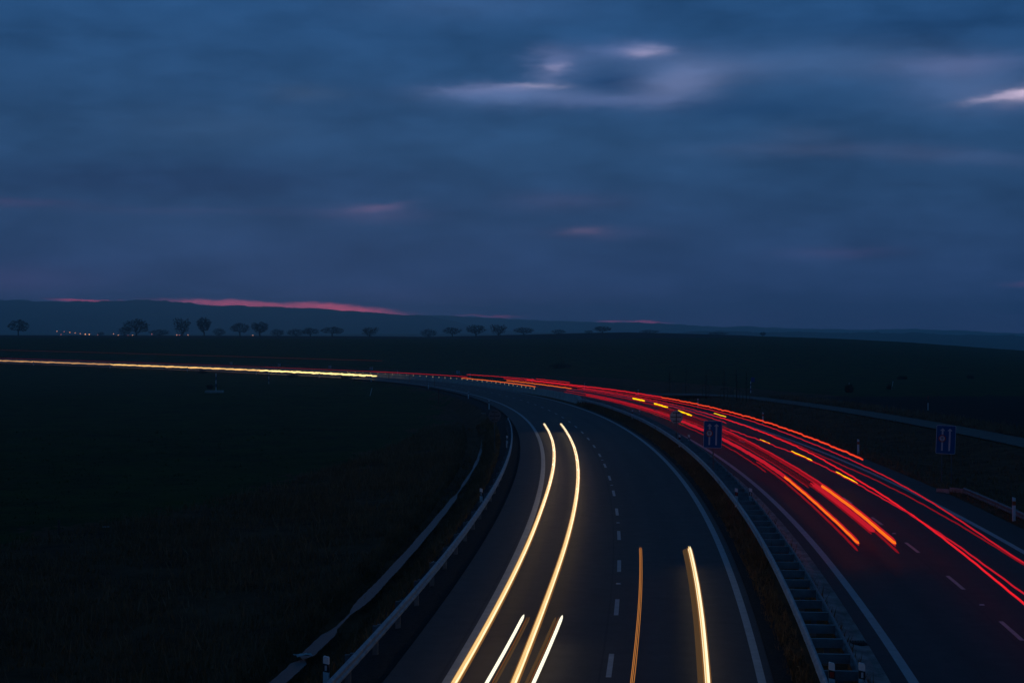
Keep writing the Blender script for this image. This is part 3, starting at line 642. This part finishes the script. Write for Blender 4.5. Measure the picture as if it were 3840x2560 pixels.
# young trees tied to stakes along the service road
def sapling(label, u, v, H, seed):
    rr = random.Random(seed); p = at(u, v); t = thing('sapling', label, 'young tree', p, 0, 'staked saplings by the service road')
    b = MB(); pts = [(0, 0, -.3)] + [(rr.uniform(-.05, .05), rr.uniform(-.05, .05), H * k / 5) for k in range(1, 6)]; b.tube(pts, [.05, .045, .04, .035, .025, .01], 6); b.obj('trunk', M['bark'], t)
    b = MB()
    for i in range(46):
        z = rr.uniform(.45, .95) * H; a = rr.uniform(0, 6.28); L = rr.uniform(.25, .6) * (1.15 - z / H); b.tube([(0, 0, z), (L * .6 * math.cos(a), L * .6 * math.sin(a), z + L * .7), (L * math.cos(a), L * math.sin(a), z + L * 1.4)], [.014, .010, .004], 4)
    b.obj('crown', M['twig'], t)
    b = MB()
    for q in (-.45, .45): b.tube([(q, .1, -.3), (q, .1, 1.7)], .04, 6)
    b.box((0, .1, 1.6), (.9, .04, .08)); b.obj('stake', M['wood'], t)
for k, (u, v, H, w1) in enumerate(((2510, 1470, 4.0, 'leftmost of the row above the red trails'), (2572, 1484, 4.4, 'second from left of the row above the red trails'), (2647, 1490, 3.9, 'third from left of the row above the red trails'), (2716, 1503, 4.3, 'third from right, left of the service road bend'), (2762, 1503, 4.2, 'second from right, at the service road bend'), (2799, 1510, 4.0, 'rightmost of the row, in front of the blue sign'))):
    sapling('bare staked sapling, ' + w1, u, v, H, 40 + k)
# road studs
for s, o_, w1 in ((56.5, 0, 'nearest of the four on the left lane line'), (74.3, 0, 'second on the left lane line'), (92.3, 0, 'third on the left lane line'), (110.4, 0, 'farthest of the four on the left lane line'), (53, 11.55, 'near the right edge on the right lane line'), (71, 11.55, 'below the end of the orange tail light trail')):
    b = MB(); p = pt(s, o_, .012); b.box(p, (.16, .10, .024), Matrix.Rotation(head(s), 3, 'Z'), 0, .7); tag(b.obj('road_stud', M['whiteref']), 'flat road stud, ' + w1, 'road stud', 'road studs on the lane lines')
p = pt(46.2, 7.03, .04); b = MB()
for i in range(6): b.box((p[0] + (i - 2.5) * .07, p[1], p[2] + .012), (.035, .42, .03))
b.box((p[0], p[1], p[2] - .02), (.50, .50, .03)); tag(b.obj('drain_grate', M['iron']), 'dark iron drain grate in the concrete gutter beside the median fence', 'drain grate')
# litter in and by the ditch
def litter(label, s, o_, z, size, rz, seed):
    rr = random.Random(seed); p = pt(s, o_, z); b = MB(); n = 5; vs = []; fs = []
    for i in range(n):
        for j in range(n): vs.append(((i / (n - 1) - .5) * size[0], (j / (n - 1) - .5) * size[1], rr.uniform(0, .06)))
    top = len(vs); vs += [(x, y, z_ - .012) for x, y, z_ in vs[:top]]
    for i in range(n - 1):
        for j in range(n - 1): a = i * n + j; fs += [(a, a + n, a + n + 1, a + 1), (top + a, top + a + 1, top + a + n + 1, top + a + n)]
    b.add(vs, fs); o = b.obj('litter', M['litter']); o.location = p.tolist(); o.rotation_euler = (.03, .02, rz); tag(o, label, 'litter', 'scraps of litter along the ditch')
litter('large white plastic sheet lying across the ditch water near the bottom left', 49.2, -9.2, -1.12, (.50, .34), .5, 1)
litter('tiny light scrap on the grass behind the left guardrail', 63, -7.0, -.25, (.16, .12), .2, 4)
litter('pale flat scrap on the verge near the round sign back', 186, -7.0, -.3, (1.0, .25), .1, 5)
litter('white speck lying in the left field near the wooden post', 84, -25.5, -1.45, (.35, .15), .3, 6)
litter('white speck lying in the left field further up', 110, -40.5, -1.45, (.4, .15), .3, 7)

# ------------------------------------------------------------------ far trees
def tree_mesh(seed, H=10.0, rx=.46, zc=.56, rz=.455, ntar=430, vee=0.0, LF=.40):
    """bare tree grown towards points scattered through the crown's volume"""
    rr = random.Random(seed); nodes = [Vector((0, 0, -.6)), Vector((rr.uniform(-.1, .1), 0, H * .10)), Vector((rr.uniform(-.2, .2), rr.uniform(-.2, .2), H * .2))]; par = [-1, 0, 1]
    lobes = [(rr.uniform(0, 6.28), rr.uniform(-.9, .8), rr.uniform(.8, 1.12)) for _ in range(9)]
    tg = []
    while len(tg) < ntar:
        p = Vector((rr.uniform(-1, 1), rr.uniform(-1, 1), rr.uniform(-1, 1))); q = p.length
        if q > 1 or q < .25: continue
        a = math.atan2(p.y, p.x); m = max(1 - LF * min(1, abs((a - la + math.pi) % (2 * math.pi) - math.pi) * .7 + abs(p.z / q - lz) * .6) for la, lz, lr in lobes)
        if q > m + .12: continue
        w = 1 + vee * p.z; tg.append(Vector((p.x * rx * H * w, p.y * rx * H * w, (zc + p.z * rz) * H)))
    tg.sort(key=lambda t: (t - nodes[2]).length)
    for t in tg:
        i = min(range(1, len(nodes)), key=lambda k: (nodes[k] - t).length + max(0, nodes[k].z - t.z) * 1.2)
        d = t - nodes[i]; n = max(1, int(d.length / (H * .09))); prev = i
        for k in range(1, n + 1):
            q = nodes[i] + d * k / n + Vector((rr.uniform(-1, 1), rr.uniform(-1, 1), rr.uniform(-.4, 1))) * d.length * .04 * (k < n); nodes.append(q); par.append(prev); prev = len(nodes) - 1
    cnt = [1] * len(nodes)
    for i in range(len(nodes) - 1, 0, -1): cnt[par[i]] += cnt[i]
    tot = cnt[1]; rad = lambda i: max(.030, H * .034 * (cnt[i] / tot) ** .46)
    tb_, cb = MB(), MB()
    for i in range(1, len(nodes)):
        big = rad(i) > .075; (tb_ if big else cb).tube([nodes[par[i]], nodes[i]], [rad(par[i]) if par[i] else rad(i) * 1.25, rad(i)], 6 if big else 3, cap=False)
    kids = set(par)
    for i in range(3, len(nodes)):
        for _ in range(6 if i not in kids else 2):
            o = nodes[i]; d = (o - Vector((0, 0, H * .30))).normalized() + Vector((rr.uniform(-1, 1), rr.uniform(-1, 1), rr.uniform(-.5, 1.0))) * .75; d.normalize(); L = rr.uniform(.4, .95) * H * .095
            cb.tube([o, o + d * L * .5 + Vector((0, 0, .03)), o + d * L], [.075, .065, .040], 3, cap=False)
    return tb_.mesh('trunk', M['bark']), cb.mesh('crown', M['twig'])
PRO = [tree_mesh(3), tree_mesh(11, rx=.54, zc=.55, rz=.44), tree_mesh(23, rx=.38, zc=.58, rz=.44, vee=.4), tree_mesh(31, rx=.62, zc=.48, rz=.50, ntar=430), tree_mesh(47, rx=.50, zc=.55, rz=.46, ntar=330, LF=.72), tree_mesh(59, rx=.44, zc=.54, rz=.47, ntar=300, LF=.62, vee=.15)]
PH = [max(v.co.z for v in c.vertices) for _, c in PRO]; PW = [max(v.co.x for v in c.vertices) - min(v.co.x for v in c.vertices) for _, c in PRO]
TR = [ # ov-pixel centre, top, base, width, prototype, description
 (42, 735, 771, 44, 4, 'broad bare tree alone at the far left of the skyline'), (232, 762, 771, 16, 3, 'tiny bare tree at the right end of the lamp row'),
 (286, 749, 772, 26, 3, 'low bare tree leaning against the left side of the widest tree'), (313, 733, 773, 58, 1, 'widest bare tree with a rounded crown on the left skyline'), (366, 756, 773, 46, 3, 'low wide thicket between the widest tree and the next tall one'),
 (418, 732, 773, 40, 5, 'tall full bare tree with village lamps at its foot'), (469, 730, 774, 36, 2, 'tall narrow V-shaped bare tree'), (503, 753, 775, 28, 3, 'short dense bare tree right of the V-shaped one'),
 (551, 742, 775, 42, 4, 'rounded bare tree left of a similar thinner one'), (597, 740, 775, 38, 2, 'thin airy bare tree beside the single lamp'), (637, 755, 774, 30, 3, 'small bare tree left of the dark low thicket'),
 (680, 755, 776, 40, 3, 'dark low bare thicket, left half of the clump'), (713, 753, 776, 38, 1, 'dark low bare thicket, right half of the clump'), (763, 751, 776, 50, 4, 'wide low bare tree right of the dark clump'),
 (849, 752, 774, 40, 5, 'bare fan-shaped tree standing alone in a gap'), (984, 755, 774, 36, 3, 'low spreading bare tree, first of the row at the centre'), (1039, 752, 773, 42, 4, 'bare spreading tree, second of the row at the centre'),
 (1093, 746, 774, 42, 0, 'full round bare tree, third of the row at the centre'), (1145, 746, 773, 40, 5, 'upright bare tree, fourth of the row at the centre'), (1203, 752, 772, 44, 1, 'faint round bare tree at the foot of the brown hill'),
 (1283, 756, 768, 32, 3, 'faint bare tree half hidden by the brown hill'), (1384, 749, 767, 40, 0, 'bare tree poking over the top of the brown hill'), (1352, 758, 768, 20, 3, 'small bush-like tree left of the one on the brown hilltop'), (1492, 757, 767, 44, 3, 'low row of bare bushes on the brown hilltop'),
 (1650, 762, 772, 46, 3, 'low bare bushes right of the brown hilltop'), (1752, 762, 773, 14, 2, 'tiny upright bare tree on the slope right of the bushes')]
for k, (u, vt, vb, w, pr, lab) in enumerate(TR):
    Y = 1000.0 + (k * 7 % 14) if u < 1250 else 1040.0
    X = (u - 1176) / 3900 * Y; zt = CAM_H + (753 - vt) / 3900 * Y; gzz = gz_at(X, Y); zb = min(CAM_H + (753 - vb) / 3900 * Y, gzz + 6)
    zb = gzz; Ht = max(zt - zb, 1.5); sx = 1.15 * (w / 3900 * Y) / PW[pr]; szz = 1.08 * Ht / PH[pr]
    t = thing('bare_tree', lab, 'tree', (X, Y, gzz), (k * 2.4) % 6.28, 'bare trees along the skyline'); t.scale = (sx, sx, szz)
    for nm, me in zip(('trunk', 'crown'), PRO[pr]):
        o = bpy.data.objects.new(nm, me); C.objects.link(o); o.parent = t

# ------------------------------------------------------------------ far village lamps
lampm = emit('sodium_lamp', (1.0, .36, .19), 1.7); lampw = emit('amber_lamp', (1.0, .44, .2), 2.2); lampr = emit('red_lamp', (1.0, .22, .16), 1.6)
LAMPS = [(214.6, 1241.8, 1), (229.5, 1254.5, 0), (241.6, 1243.4, 0), (262.5, 1245.7, 1), (282, 1248.2, 1), (301.8, 1250.9, 1), (320.9, 1253, 2), (335.7, 1253.9, 2), (367.9, 1254.8, 0), (426.8, 1251.6, 1), (444, 1256, 1), (480.9, 1256, 0), (498, 1256, 1), (511, 1254.5, 1), (569.6, 1253, 0), (663.5, 1255.5, 1), (673.7, 1255.5, 0), (705.4, 1255.5, 1), (948.5, 1257, 1)]
ordn = ['leftmost', 'second', 'third', 'fourth', 'fifth', 'sixth', 'seventh', 'eighth', 'ninth', 'tenth', 'eleventh', 'twelfth', 'thirteenth', 'fourteenth', 'fifteenth', 'sixteenth', 'seventeenth', 'eighteenth', 'nineteenth']
for k, (u, v, lv) in enumerate(LAMPS):
    Y = 2300.0; X = (u - 1920) / 6367 * Y; z = CAM_H - (v - 1230) / 6367 * Y
    lab = f'glowing village street lamp, {ordn[k]} from left on the left skyline'
    t = thing('street_lamp', lab, 'street lamp', (X, Y, gz_at(X, Y)), 0, 'far village street lamps'); zz = z - t.location.z
    b = MB(); b.tube([(0, 0, -.5), (0, 0, zz - .1)], [.10, .07], 6); b.tube([(0, 0, zz - .1), (0, -.5, zz + .15), (0, -1.1, zz + .15)], .05, 5); b.obj('pole', M['pole'], t)
    b = MB(); r_ = (.5, .68, .85)[lv]; ring = []
    for i in range(5):
        a = math.pi * i / 4; ring.append(((0, -1.2 , zz + r_ * math.cos(a) * .8), max(.03, r_ * math.sin(a))))
    b.tube([q for q, _ in ring], [q for _, q in ring], 10); b.obj('lamp_head', (lampr, lampm, lampw)[lv], t)

# ------------------------------------------------------------------ grass (uncountable)
def blades(name, n, sampler, hmin, hmax, m, clump=1, zfun=None):
    s, o = sampler(n); n = len(s); th = np.interp(s, S, TH)
    x = np.interp(s, S, BX) + oeff(s, o) * np.cos(th); y = np.interp(s, S, BY) + oeff(s, o) * np.sin(th); z = groundz(x, y)[0] - .04
    h = rng.uniform(hmin, hmax, n) * (0.6 + .8 * rng.random(n) ** 2); a = rng.uniform(0, 6.28, n); wd = rng.uniform(.010, .022, n) * (1 + y / 90); lx = rng.normal(0, .28, n) * h; ly = rng.normal(0, .28, n) * h
    A = np.stack([x - wd * np.cos(a), y - wd * np.sin(a), z], 1); B = np.stack([x + wd * np.cos(a), y + wd * np.sin(a), z], 1); T = np.stack([x + lx, y + ly, z + h], 1)
    V_ = np.stack([A, B, T], 1).reshape(-1, 3); F_ = np.arange(3 * n).reshape(-1, 3)
    return quick(name, V_, F_, m, kind='stuff')
def patchy(s, o): return (np.sin(s * .31 + o * .5) + np.sin(o * .83 - s * .17 + 1.3) + np.sin(s * .9) * .5) > rng.uniform(-2.2, 1.4, len(s))
def samp_left(n):
    out_s, out_o = [], []
    tot = 0
    while tot < n:
        s = 26 + 150 * rng.random(n) ** 1.6; lo = lbound(s); o = lo + (-10.0 - lo) * rng.random(n); k = patchy(s, o); out_s.append(s[k]); out_o.append(o[k]); tot += k.sum()
    return np.concatenate(out_s)[:n], np.concatenate(out_o)[:n]
blades('dry_grass', 70000, samp_left, .15, .5, M['blade'])
blades('pale_grass', 14000, samp_left, .25, .75, M['blade2'])
blades('dry_grass', 26000, lambda n: (26 + 150 * rng.random(n) ** 1.5, np.interp(rng.random(n), [0, .5, .52, 1], [-10.6, -9.75, -8.5, -6.9])), .12, .42, M['blade'])
blades('dry_grass', 16000, lambda n: (24 + 180 * rng.random(n) ** 1.4, 4.7 + .75 * rng.random(n) ** 1.3), .06, .28, M['blade'])
blades('dry_grass', 9000, lambda n: (60 + 145 * rng.random(n), np.interp(rng.random(n), [0, 1], [5.0, 6.6])), .15, .7, M['blade'])
blades('dry_grass', 9000, lambda n: (24 + 180 * rng.random(n) ** 1.4, 6.42 + .26 * rng.random(n)), .1, .5, M['blade'])
blades('dry_grass', 16000, lambda n: (40 + 200 * rng.random(n) ** 1.2, 17.4 + 13.4 * rng.random(n) ** 1.5), .12, .4, M['blade'])
blades('pale_grass', 9000, lambda n: (110 + 120 * rng.random(n), 34.8 + 3.2 * rng.random(n) ** 1.3), .2, .6, M['blade2'])
blades('pale_grass', 7000, lambda n: (lambda s, o: (s[(np.sin(s * .9) + np.sin(s * 2.3 + 1)) > .3], o[(np.sin(s * .9) + np.sin(s * 2.3 + 1)) > .3]))(24 + 150 * rng.random(n) ** 1.5, 4.5 + .45 * rng.random(n)), .04, .14, M['blade2'])
blades('dry_grass', 3000, lambda n: (lambda s, o: (s[(np.sin(s * 1.3) + np.sin(s * 3.7 + 2) + np.sin(s * .41)) > .35], o[(np.sin(s * 1.3) + np.sin(s * 3.7 + 2) + np.sin(s * .41)) > .35]))(26 + 110 * rng.random(n) ** 1.4, -9.62 + .95 * rng.random(n)), .12, .4, M['blade'])
blades('winter_crop', 30000, lambda n: (60 + 120 * rng.random(n) ** 1.3, (lambda s: lbound(s) - 2 - 40 * rng.random(n))(60 + 120 * rng.random(n))), .05, .14, M['crop'])

# ------------------------------------------------------------------ light trails of the passing traffic
TM = {
 'head_far': emit('headlight_white', (1.0, .76, .46), 2.2), 'head_mid': emit('headlight_warm', (1.0, .80, .42), 1.55), 'head_near': emit('headlight_cream', (1.0, .70, .31), 1.12),
 'head_streak': emit('headlight_streak', (1.0, .62, .24), .92), 'head_pale': emit('headlight_pale', (1.0, .86, .55), 1.3), 'head_tip': emit('headlight_tip', (1.0, .84, .58), 1.3), 'head_bloom': emit('headlight_bloom', (1.0, .42, .12), .22), 'white': emit('xenon_white', (1.0, .93, .72), 1.25), 'brown': emit('faint_beam_brown', (1.0, .55, .26), .075), 'amber': emit('amber_line', (1.0, .36, .08), .50), 'amber_dim': emit('amber_line_dim', (1.0, .30, .06), .2),
 'yellow_near': emit('distant_headlight_bright', (1.0, .70, .25), 1.9), 'yellow_far': emit('distant_headlight', (1.0, .56, .18), 1.2), 'yellow_end': emit('distant_headlight_fading', (1.0, .50, .20), .62), 'yellow': emit('indicator_yellow', (1.0, .72, .0), 1.4), 'orange': emit('tail_orange', (1.0, .17, .010), 1.1), 'orange_red': emit('tail_orange_red', (1.0, .075, .014), 1.05), 'red': emit('tail_red', (1.0, .016, .03), .80),
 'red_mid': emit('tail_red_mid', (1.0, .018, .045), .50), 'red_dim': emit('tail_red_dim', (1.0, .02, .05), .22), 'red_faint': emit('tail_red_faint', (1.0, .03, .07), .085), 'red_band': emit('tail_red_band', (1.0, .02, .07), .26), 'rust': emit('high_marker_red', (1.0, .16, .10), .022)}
def wob_(s, amp, seed):
    r = np.random.default_rng(abs(seed)); w = 0
    for lam in (2.3, 3.7, 6.1, 11.0): w = w + r.uniform(.5, 1) * np.sin(2 * math.pi * s / lam + .6 * np.sin(s / lam / 3.1 + seed) + r.uniform(0, 6.28))
    return w * amp * .42 * (.28 + .72 * np.clip((s - 60) / 80, 0, 1))
def trail(label, nodes, z, rad, segs, amp=.015, edge=None, seed=0, flat=1.0, strands=None, step=.4, group='light trails of tail lamps'):
    """nodes [(s, o)]; segs [(s_from, s_to, material key)]; a solid glowing tube at lamp height above the lane"""
    nodes = sorted(nodes); ns = np.array([n[0] for n in nodes]); no = np.array([n[1] for n in nodes]); mats = []; b = MB()
    def off(s):
        t = np.interp(s, ns, no)
        return t
    for (d_o, d_z, rr_, key_over) in (strands or [(0, 0, 1.0, None)]):
        S_LO, S_HI = min(q[0] for q in segs), max(q[1] for q in segs)
        for a, c, key in segs:
            key = key_over or key
            if TM[key] not in mats: mats.append(TM[key])
            ss = np.linspace(a, c, max(2, int(round((c - a) / step)) + 1)); w = wob_(ss, amp, abs(seed + int(d_o * 50))); n = 6
            sm = np.mean([off(ss + q) for q in (-6, -3, 0, 3, 6)], 0)
            R_ = rad * rr_ * (.9 + np.clip(ss - 40, 0, 300) / 420)
            if edge:
                pass
            ang = np.arange(n) * 2 * math.pi / n
            def ring(mult, dzz, key2, doo=0.0):
                if TM[key2] not in mats: mats.append(TM[key2])
                Rr = R_ * mult
                tip = np.minimum(1, np.sqrt(np.minimum((ss - S_LO) / .7 + .06, (S_HI - ss) / .7 + .06).clip(0, 1))); Rr = Rr * tip
                vs = np.stack([pt(ss, sm + d_o + doo + flat * Rr * math.cos(t) + w * .35, z + d_z + w + dzz + Rr * math.sin(t)) for t in ang], 1).reshape(-1, 3)
                i, k = np.meshgrid(np.arange(len(ss) - 1), np.arange(n), indexing='ij'); i = i.ravel(); k = k.ravel()
                F_ = np.stack([i * n + k, i * n + (k + 1) % n, (i + 1) * n + (k + 1) % n, (i + 1) * n + k], 1).tolist(); L = (len(ss) - 1) * n
                F_ += [tuple(range(n - 1, -1, -1)), tuple(range(L, L + n))]
                b.add(vs.tolist(), F_, mats.index(TM[key2]))
            ring(1.0, 0, key)
            if edge and d_o == 0:  # added fringe tubes: lens bloom around the core put in as glowing geometry
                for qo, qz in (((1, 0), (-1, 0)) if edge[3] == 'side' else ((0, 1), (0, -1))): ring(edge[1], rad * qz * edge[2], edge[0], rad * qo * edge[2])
    o = b.obj('light_trail', mats); return tag(o, label, 'light trail', group)
HG = 'light trails of headlights'; HE = ('head_bloom', .34, .92, 'side')
n1_ = [(30, -3.26), (48, -3.30), (60, -3.32), (74, -3.34), (87, -3.27), (97, -3.2), (116, -3.13), (143, -3.16)]
n2_ = [(30, -1.94), (48, -2.0), (70, -1.92), (90, -1.84), (110, -1.78), (129, -1.80), (143, -1.74)]
def graded(tag_, keys, cuts):
    """the lamps' light grows and fades along the trail: short stretches of stepwise changing emission"""
    ks = np.array([k[0] for k in keys]); cs_ = np.array([k[1] for k in keys], float); out = []
    for i, (a, c) in enumerate(zip(cuts[:-1], cuts[1:])):
        col = [float(np.interp((a + c) / 2, ks, cs_[:, j])) for j in range(3)]; TM[f'{tag_}_{i}'] = emit(f'{tag_}_{i}', col, 1.0); out.append((a, c, f'{tag_}_{i}'))
    return out
HK = [(30, (1.10, .74, .31)), (48, (1.14, .80, .36)), (62, (1.35, 1.0, .52)), (80, (1.9, 1.4, .82)), (100, (1.9, 1.4, .9)), (120, (1.5, 1.2, .8)), (143, (1.1, .95, .6))]
sg = graded('headlight', HK, [28, 34, 38, 42, 46, 50, 54, 58, 63, 68, 74, 82, 92, 104, 116, 126, 134, 143])
HS = [(0, 0, 1, None), (-.030, .062, .30, 'head_streak'), (.042, .052, .24, 'head_pale'), (.012, .070, .16, 'head_streak')]
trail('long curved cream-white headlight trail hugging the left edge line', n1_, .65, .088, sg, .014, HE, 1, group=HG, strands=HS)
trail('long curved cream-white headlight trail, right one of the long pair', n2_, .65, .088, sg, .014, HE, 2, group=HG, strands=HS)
trail('short bright white headlight trail at the bottom between the long pair', [(30, -2.66), (37, -2.6), (46.5, -2.42)], .65, .05, [(28, 46.3, 'white')], .01, None, 3, group=HG, strands=[(0, 0, 1, None), (.10, -.04, .25, 'amber_dim'), (.16, -.05, .75, 'brown')])
trail('short bright white headlight trail at the bottom right of the long pair', [(30, -1.62), (37, -1.58), (46.5, -1.35)], .65, .05, [(28, 46.3, 'white')], .01, None, 4, group=HG, strands=[(0, 0, 1, None), (-.10, -.04, .25, 'amber_dim'), (-.18, -.05, .9, 'brown')])
trail('thin amber triple-strand trail right of the dashed lane line', [(30, .64), (37, .66), (45, .71), (59, .75)], .9, .0095, [(28, 59, 'amber')], .012, None, 5, strands=[(-.034, 0, 1, None), (0, .01, 1, None), (.04, 0, .9, None)], group=HG)
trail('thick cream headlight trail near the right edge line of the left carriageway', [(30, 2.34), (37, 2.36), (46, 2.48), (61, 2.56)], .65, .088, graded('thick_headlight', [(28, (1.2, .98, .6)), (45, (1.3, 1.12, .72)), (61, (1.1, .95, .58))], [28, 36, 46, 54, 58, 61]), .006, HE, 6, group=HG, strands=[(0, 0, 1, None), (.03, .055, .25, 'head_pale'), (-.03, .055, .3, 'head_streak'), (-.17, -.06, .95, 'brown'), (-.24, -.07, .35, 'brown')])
trail('yellow headlight streak crossing the far left, upper strand', [(360, -1.5), (640, -1.5)], .70, .085, [(362, 430, 'yellow_near'), (430, 505, 'yellow_far'), (505, 640, 'yellow_end')], .10, None, 7, step=1.0, group=HG)
trail('yellow headlight streak crossing the far left, lower strand', [(360, -2.7), (640, -2.7)], .66, .075, [(366, 430, 'yellow_near'), (430, 505, 'yellow_far'), (505, 640, 'yellow_end')], .10, None, 8, step=1.0, group=HG)
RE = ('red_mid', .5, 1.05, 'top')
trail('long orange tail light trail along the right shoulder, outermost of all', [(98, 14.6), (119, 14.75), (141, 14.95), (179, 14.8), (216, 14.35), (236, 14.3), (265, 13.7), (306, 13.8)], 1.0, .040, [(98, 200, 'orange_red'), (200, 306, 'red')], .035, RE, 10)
trail('red tail light trail just inside the orange one, crossing the right edge line', [(30, 13.5), (57, 13.5), (62, 13.56), (71, 13.83), (84, 14.1), (97, 14.2), (115, 14.2), (146, 14.5), (200, 14.0), (250, 13.5), (310, 13.3)], .85, .030, [(30, 215, 'red_mid'), (215, 262, 'red_dim')], .025, None, 11)
trail('dim red tail light trail just left of the right edge line', [(30, 13.45), (65, 13.43), (80, 13.36), (88, 13.24), (98, 12.97), (107, 12.95), (140, 12.85), (200, 12.4), (316, 12.0)], .85, .028, [(30, 225, 'red_dim')], .03, None, 12)
trail('bright red tail light trail in the middle of the right lane', [(30, 11.6), (50, 11.8), (60, 12.0), (75, 12.25), (92, 12.42), (105, 12.68), (135, 12.78), (200, 12.6), (300, 12.4)], .85, .036, [(30, 150, 'red'), (150, 250, 'red_mid')], .025, None, 13)
trail('red tail light trail that braids with the middle one', [(30, 12.2), (52, 12.14), (65, 12.2), (78, 12.04), (99, 11.82), (123, 11.0), (133, 10.6), (160, 10.5), (220, 10.4), (320, 10.3)], .85, .030, [(30, 130, 'red_mid'), (130, 248, 'red_dim')], .035, None, 14)
n6 = [(61, 8.77), (78, 8.8), (90, 8.92), (119, 8.75), (144, 8.5), (175, 8.12), (205, 7.5), (300, 7.2)]
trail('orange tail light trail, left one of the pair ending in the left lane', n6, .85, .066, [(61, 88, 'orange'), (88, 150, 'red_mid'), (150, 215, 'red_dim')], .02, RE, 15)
trail('dim red companion trail below the left orange tail light of the pair', [(a, b_ - .16) for a, b_ in n6], .72, .045, [(60, 100, 'red_dim')], .02, None, 115)
n7 = [(61, 10.05), (69, 10.14), (82, 10.13), (100, 10.05), (131, 10.1), (200, 9.9), (300, 9.7)]
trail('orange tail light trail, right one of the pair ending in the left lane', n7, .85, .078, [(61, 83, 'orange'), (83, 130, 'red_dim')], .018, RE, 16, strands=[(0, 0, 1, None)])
trail('dim red companion trail below the right orange tail light of the pair', [(a, b_ - .1) for a, b_ in n7], .71, .045, [(59.5, 66, 'red_dim')], .02, None, 116)
trail('wide flat red band below the right orange trail of the pair', [(65, 9.93), (75, 9.93), (86, 9.95), (131, 9.9)], .735, .085, [(65.5, 86, 'red_mid')], .01, None, 17, flat=1.4, strands=[(0, 0, 1, None), (-.09, -.09, .4, 'red_dim')])
trail('faint wide red band stretching back from the orange pair', [(80, 9.72), (100, 9.7), (131, 9.8), (200, 9.6), (300, 9.4)], .72, .03, [(84, 170, 'red_dim')], .02, None, 18, strands=[(-.13, -.05, 1, None), (-.04, 0, .9, 'red_faint'), (.05, .05, 1, 'red_faint'), (.14, .12, .8, 'red_faint')])
trail('red tail light trail nearest the median fence', [(105, 8.35), (144, 8.0), (180, 7.85), (240, 7.3), (300, 7.0)], .75, .03, [(92, 235, 'red_dim')], .03, None, 19)
trail('thin red trail second from the median fence', [(90, 8.9), (144, 8.65), (200, 8.2), (300, 7.9)], .9, .017, [(100, 238, 'red_mid')], .03, None, 20)
trail('thin red trail along the middle of the left lane, far part', [(120, 9.3), (200, 8.9), (300, 8.6)], .8, .022, [(118, 226, 'red_dim')], .03, None, 21)
trail('thin red trail along the dashes of the right carriageway, far part', [(120, 11.0), (200, 10.9), (300, 10.8)], .8, .02, [(122, 240, 'red_dim')], .03, None, 22)
trail('thin red trail in the far right lane beside the yellow blinks', [(120, 11.9), (200, 11.7), (300, 11.5)], .85, .024, [(140, 250, 'red_mid')], .03, None, 23)
trail('faint pinkish trail between the far lanes', [(120, 9.8), (200, 9.3), (300, 9.0)], 1.0, .018, [(130, 230, 'red_faint')], .03, None, 24)
trail('orange tail light trail at the bottom of the far bundle, by the barrier', [(260, 7.2), (332, 7.3)], .85, .036, [(262, 331, 'orange')], .03, RE, 25)
trail('orange tail light trail through the middle of the far bundle', [(245, 10.4), (306, 10.3)], .88, .036, [(247, 307, 'orange')], .03, RE, 26)
trail('short red trail on top of the far bundle, right part', [(270, 14.4), (303, 14.6)], 1.25, .026, [(272, 302, 'red')], .03, None, 27)
trail('short red trail on top of the far bundle, left part', [(300, 14.6), (352, 14.2)], 1.1, .024, [(303, 350, 'red')], .03, None, 28)
trail('red trail under the top of the far bundle', [(246, 12.3), (320, 12.3)], 1.0, .024, [(248, 318, 'red')], .03, None, 29)
trail('long dim red trail above the concrete barrier reaching the left frame edge', [(330, 9.8), (640, 9.8)], .95, .030, [(335, 395, 'red_mid'), (395, 450, 'red_dim'), (450, 640, 'red_faint')], .03, None, 30, step=1.0)
trail('faint rusty high trail of a lorry lamp across the far left field', [(395, 13.5), (640, 13.5)], 3.35, .045, [(397, 640, 'rust')], .04, None, 31, step=1.0)
for k, (a, c, oa, oc, w1) in enumerate(((192, 201.5, 11.34, 11.32, 'farthest of the three bright ones'), (172.5, 183.5, 10.98, 11.16, 'middle of the three bright ones'), (153.5, 164.5, 10.63, 10.95, 'beside the round sign back'), (151.5, 158.5, 13.56, 13.4, 'thin one near the right edge line'), (114, 118.5, 11.45, 11.26, 'right of the blue sign'), (99, 107, 11.89, 11.71, 'second one right of the blue sign'), (84.5, 91.5, 12.08, 11.99, 'nearest one'))):
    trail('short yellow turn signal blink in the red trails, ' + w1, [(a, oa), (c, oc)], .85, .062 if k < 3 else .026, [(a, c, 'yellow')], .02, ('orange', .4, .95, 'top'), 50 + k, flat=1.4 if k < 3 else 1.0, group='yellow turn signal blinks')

# ------------------------------------------------------------------ haze
hz = MB(); hz.box((0, 4500, 30), (11000, 9600, 190)); ho = hz.obj('haze', None or [])
hm = bpy.data.materials.new('haze'); hm.use_nodes = True; ht = hm.node_tree; ht.nodes.clear()
pv = ht.nodes.new('ShaderNodeVolumePrincipled'); pv.inputs['Color'].default_value = (.58, .95, 1, 1); pv.inputs['Density'].default_value = 2.4e-4; pv.inputs['Anisotropy'].default_value = .78
hout = ht.nodes.new('ShaderNodeOutputMaterial'); ht.links.new(pv.outputs[0], hout.inputs['Volume'])
ho.data.materials.append(hm); ho['kind'] = 'stuff'
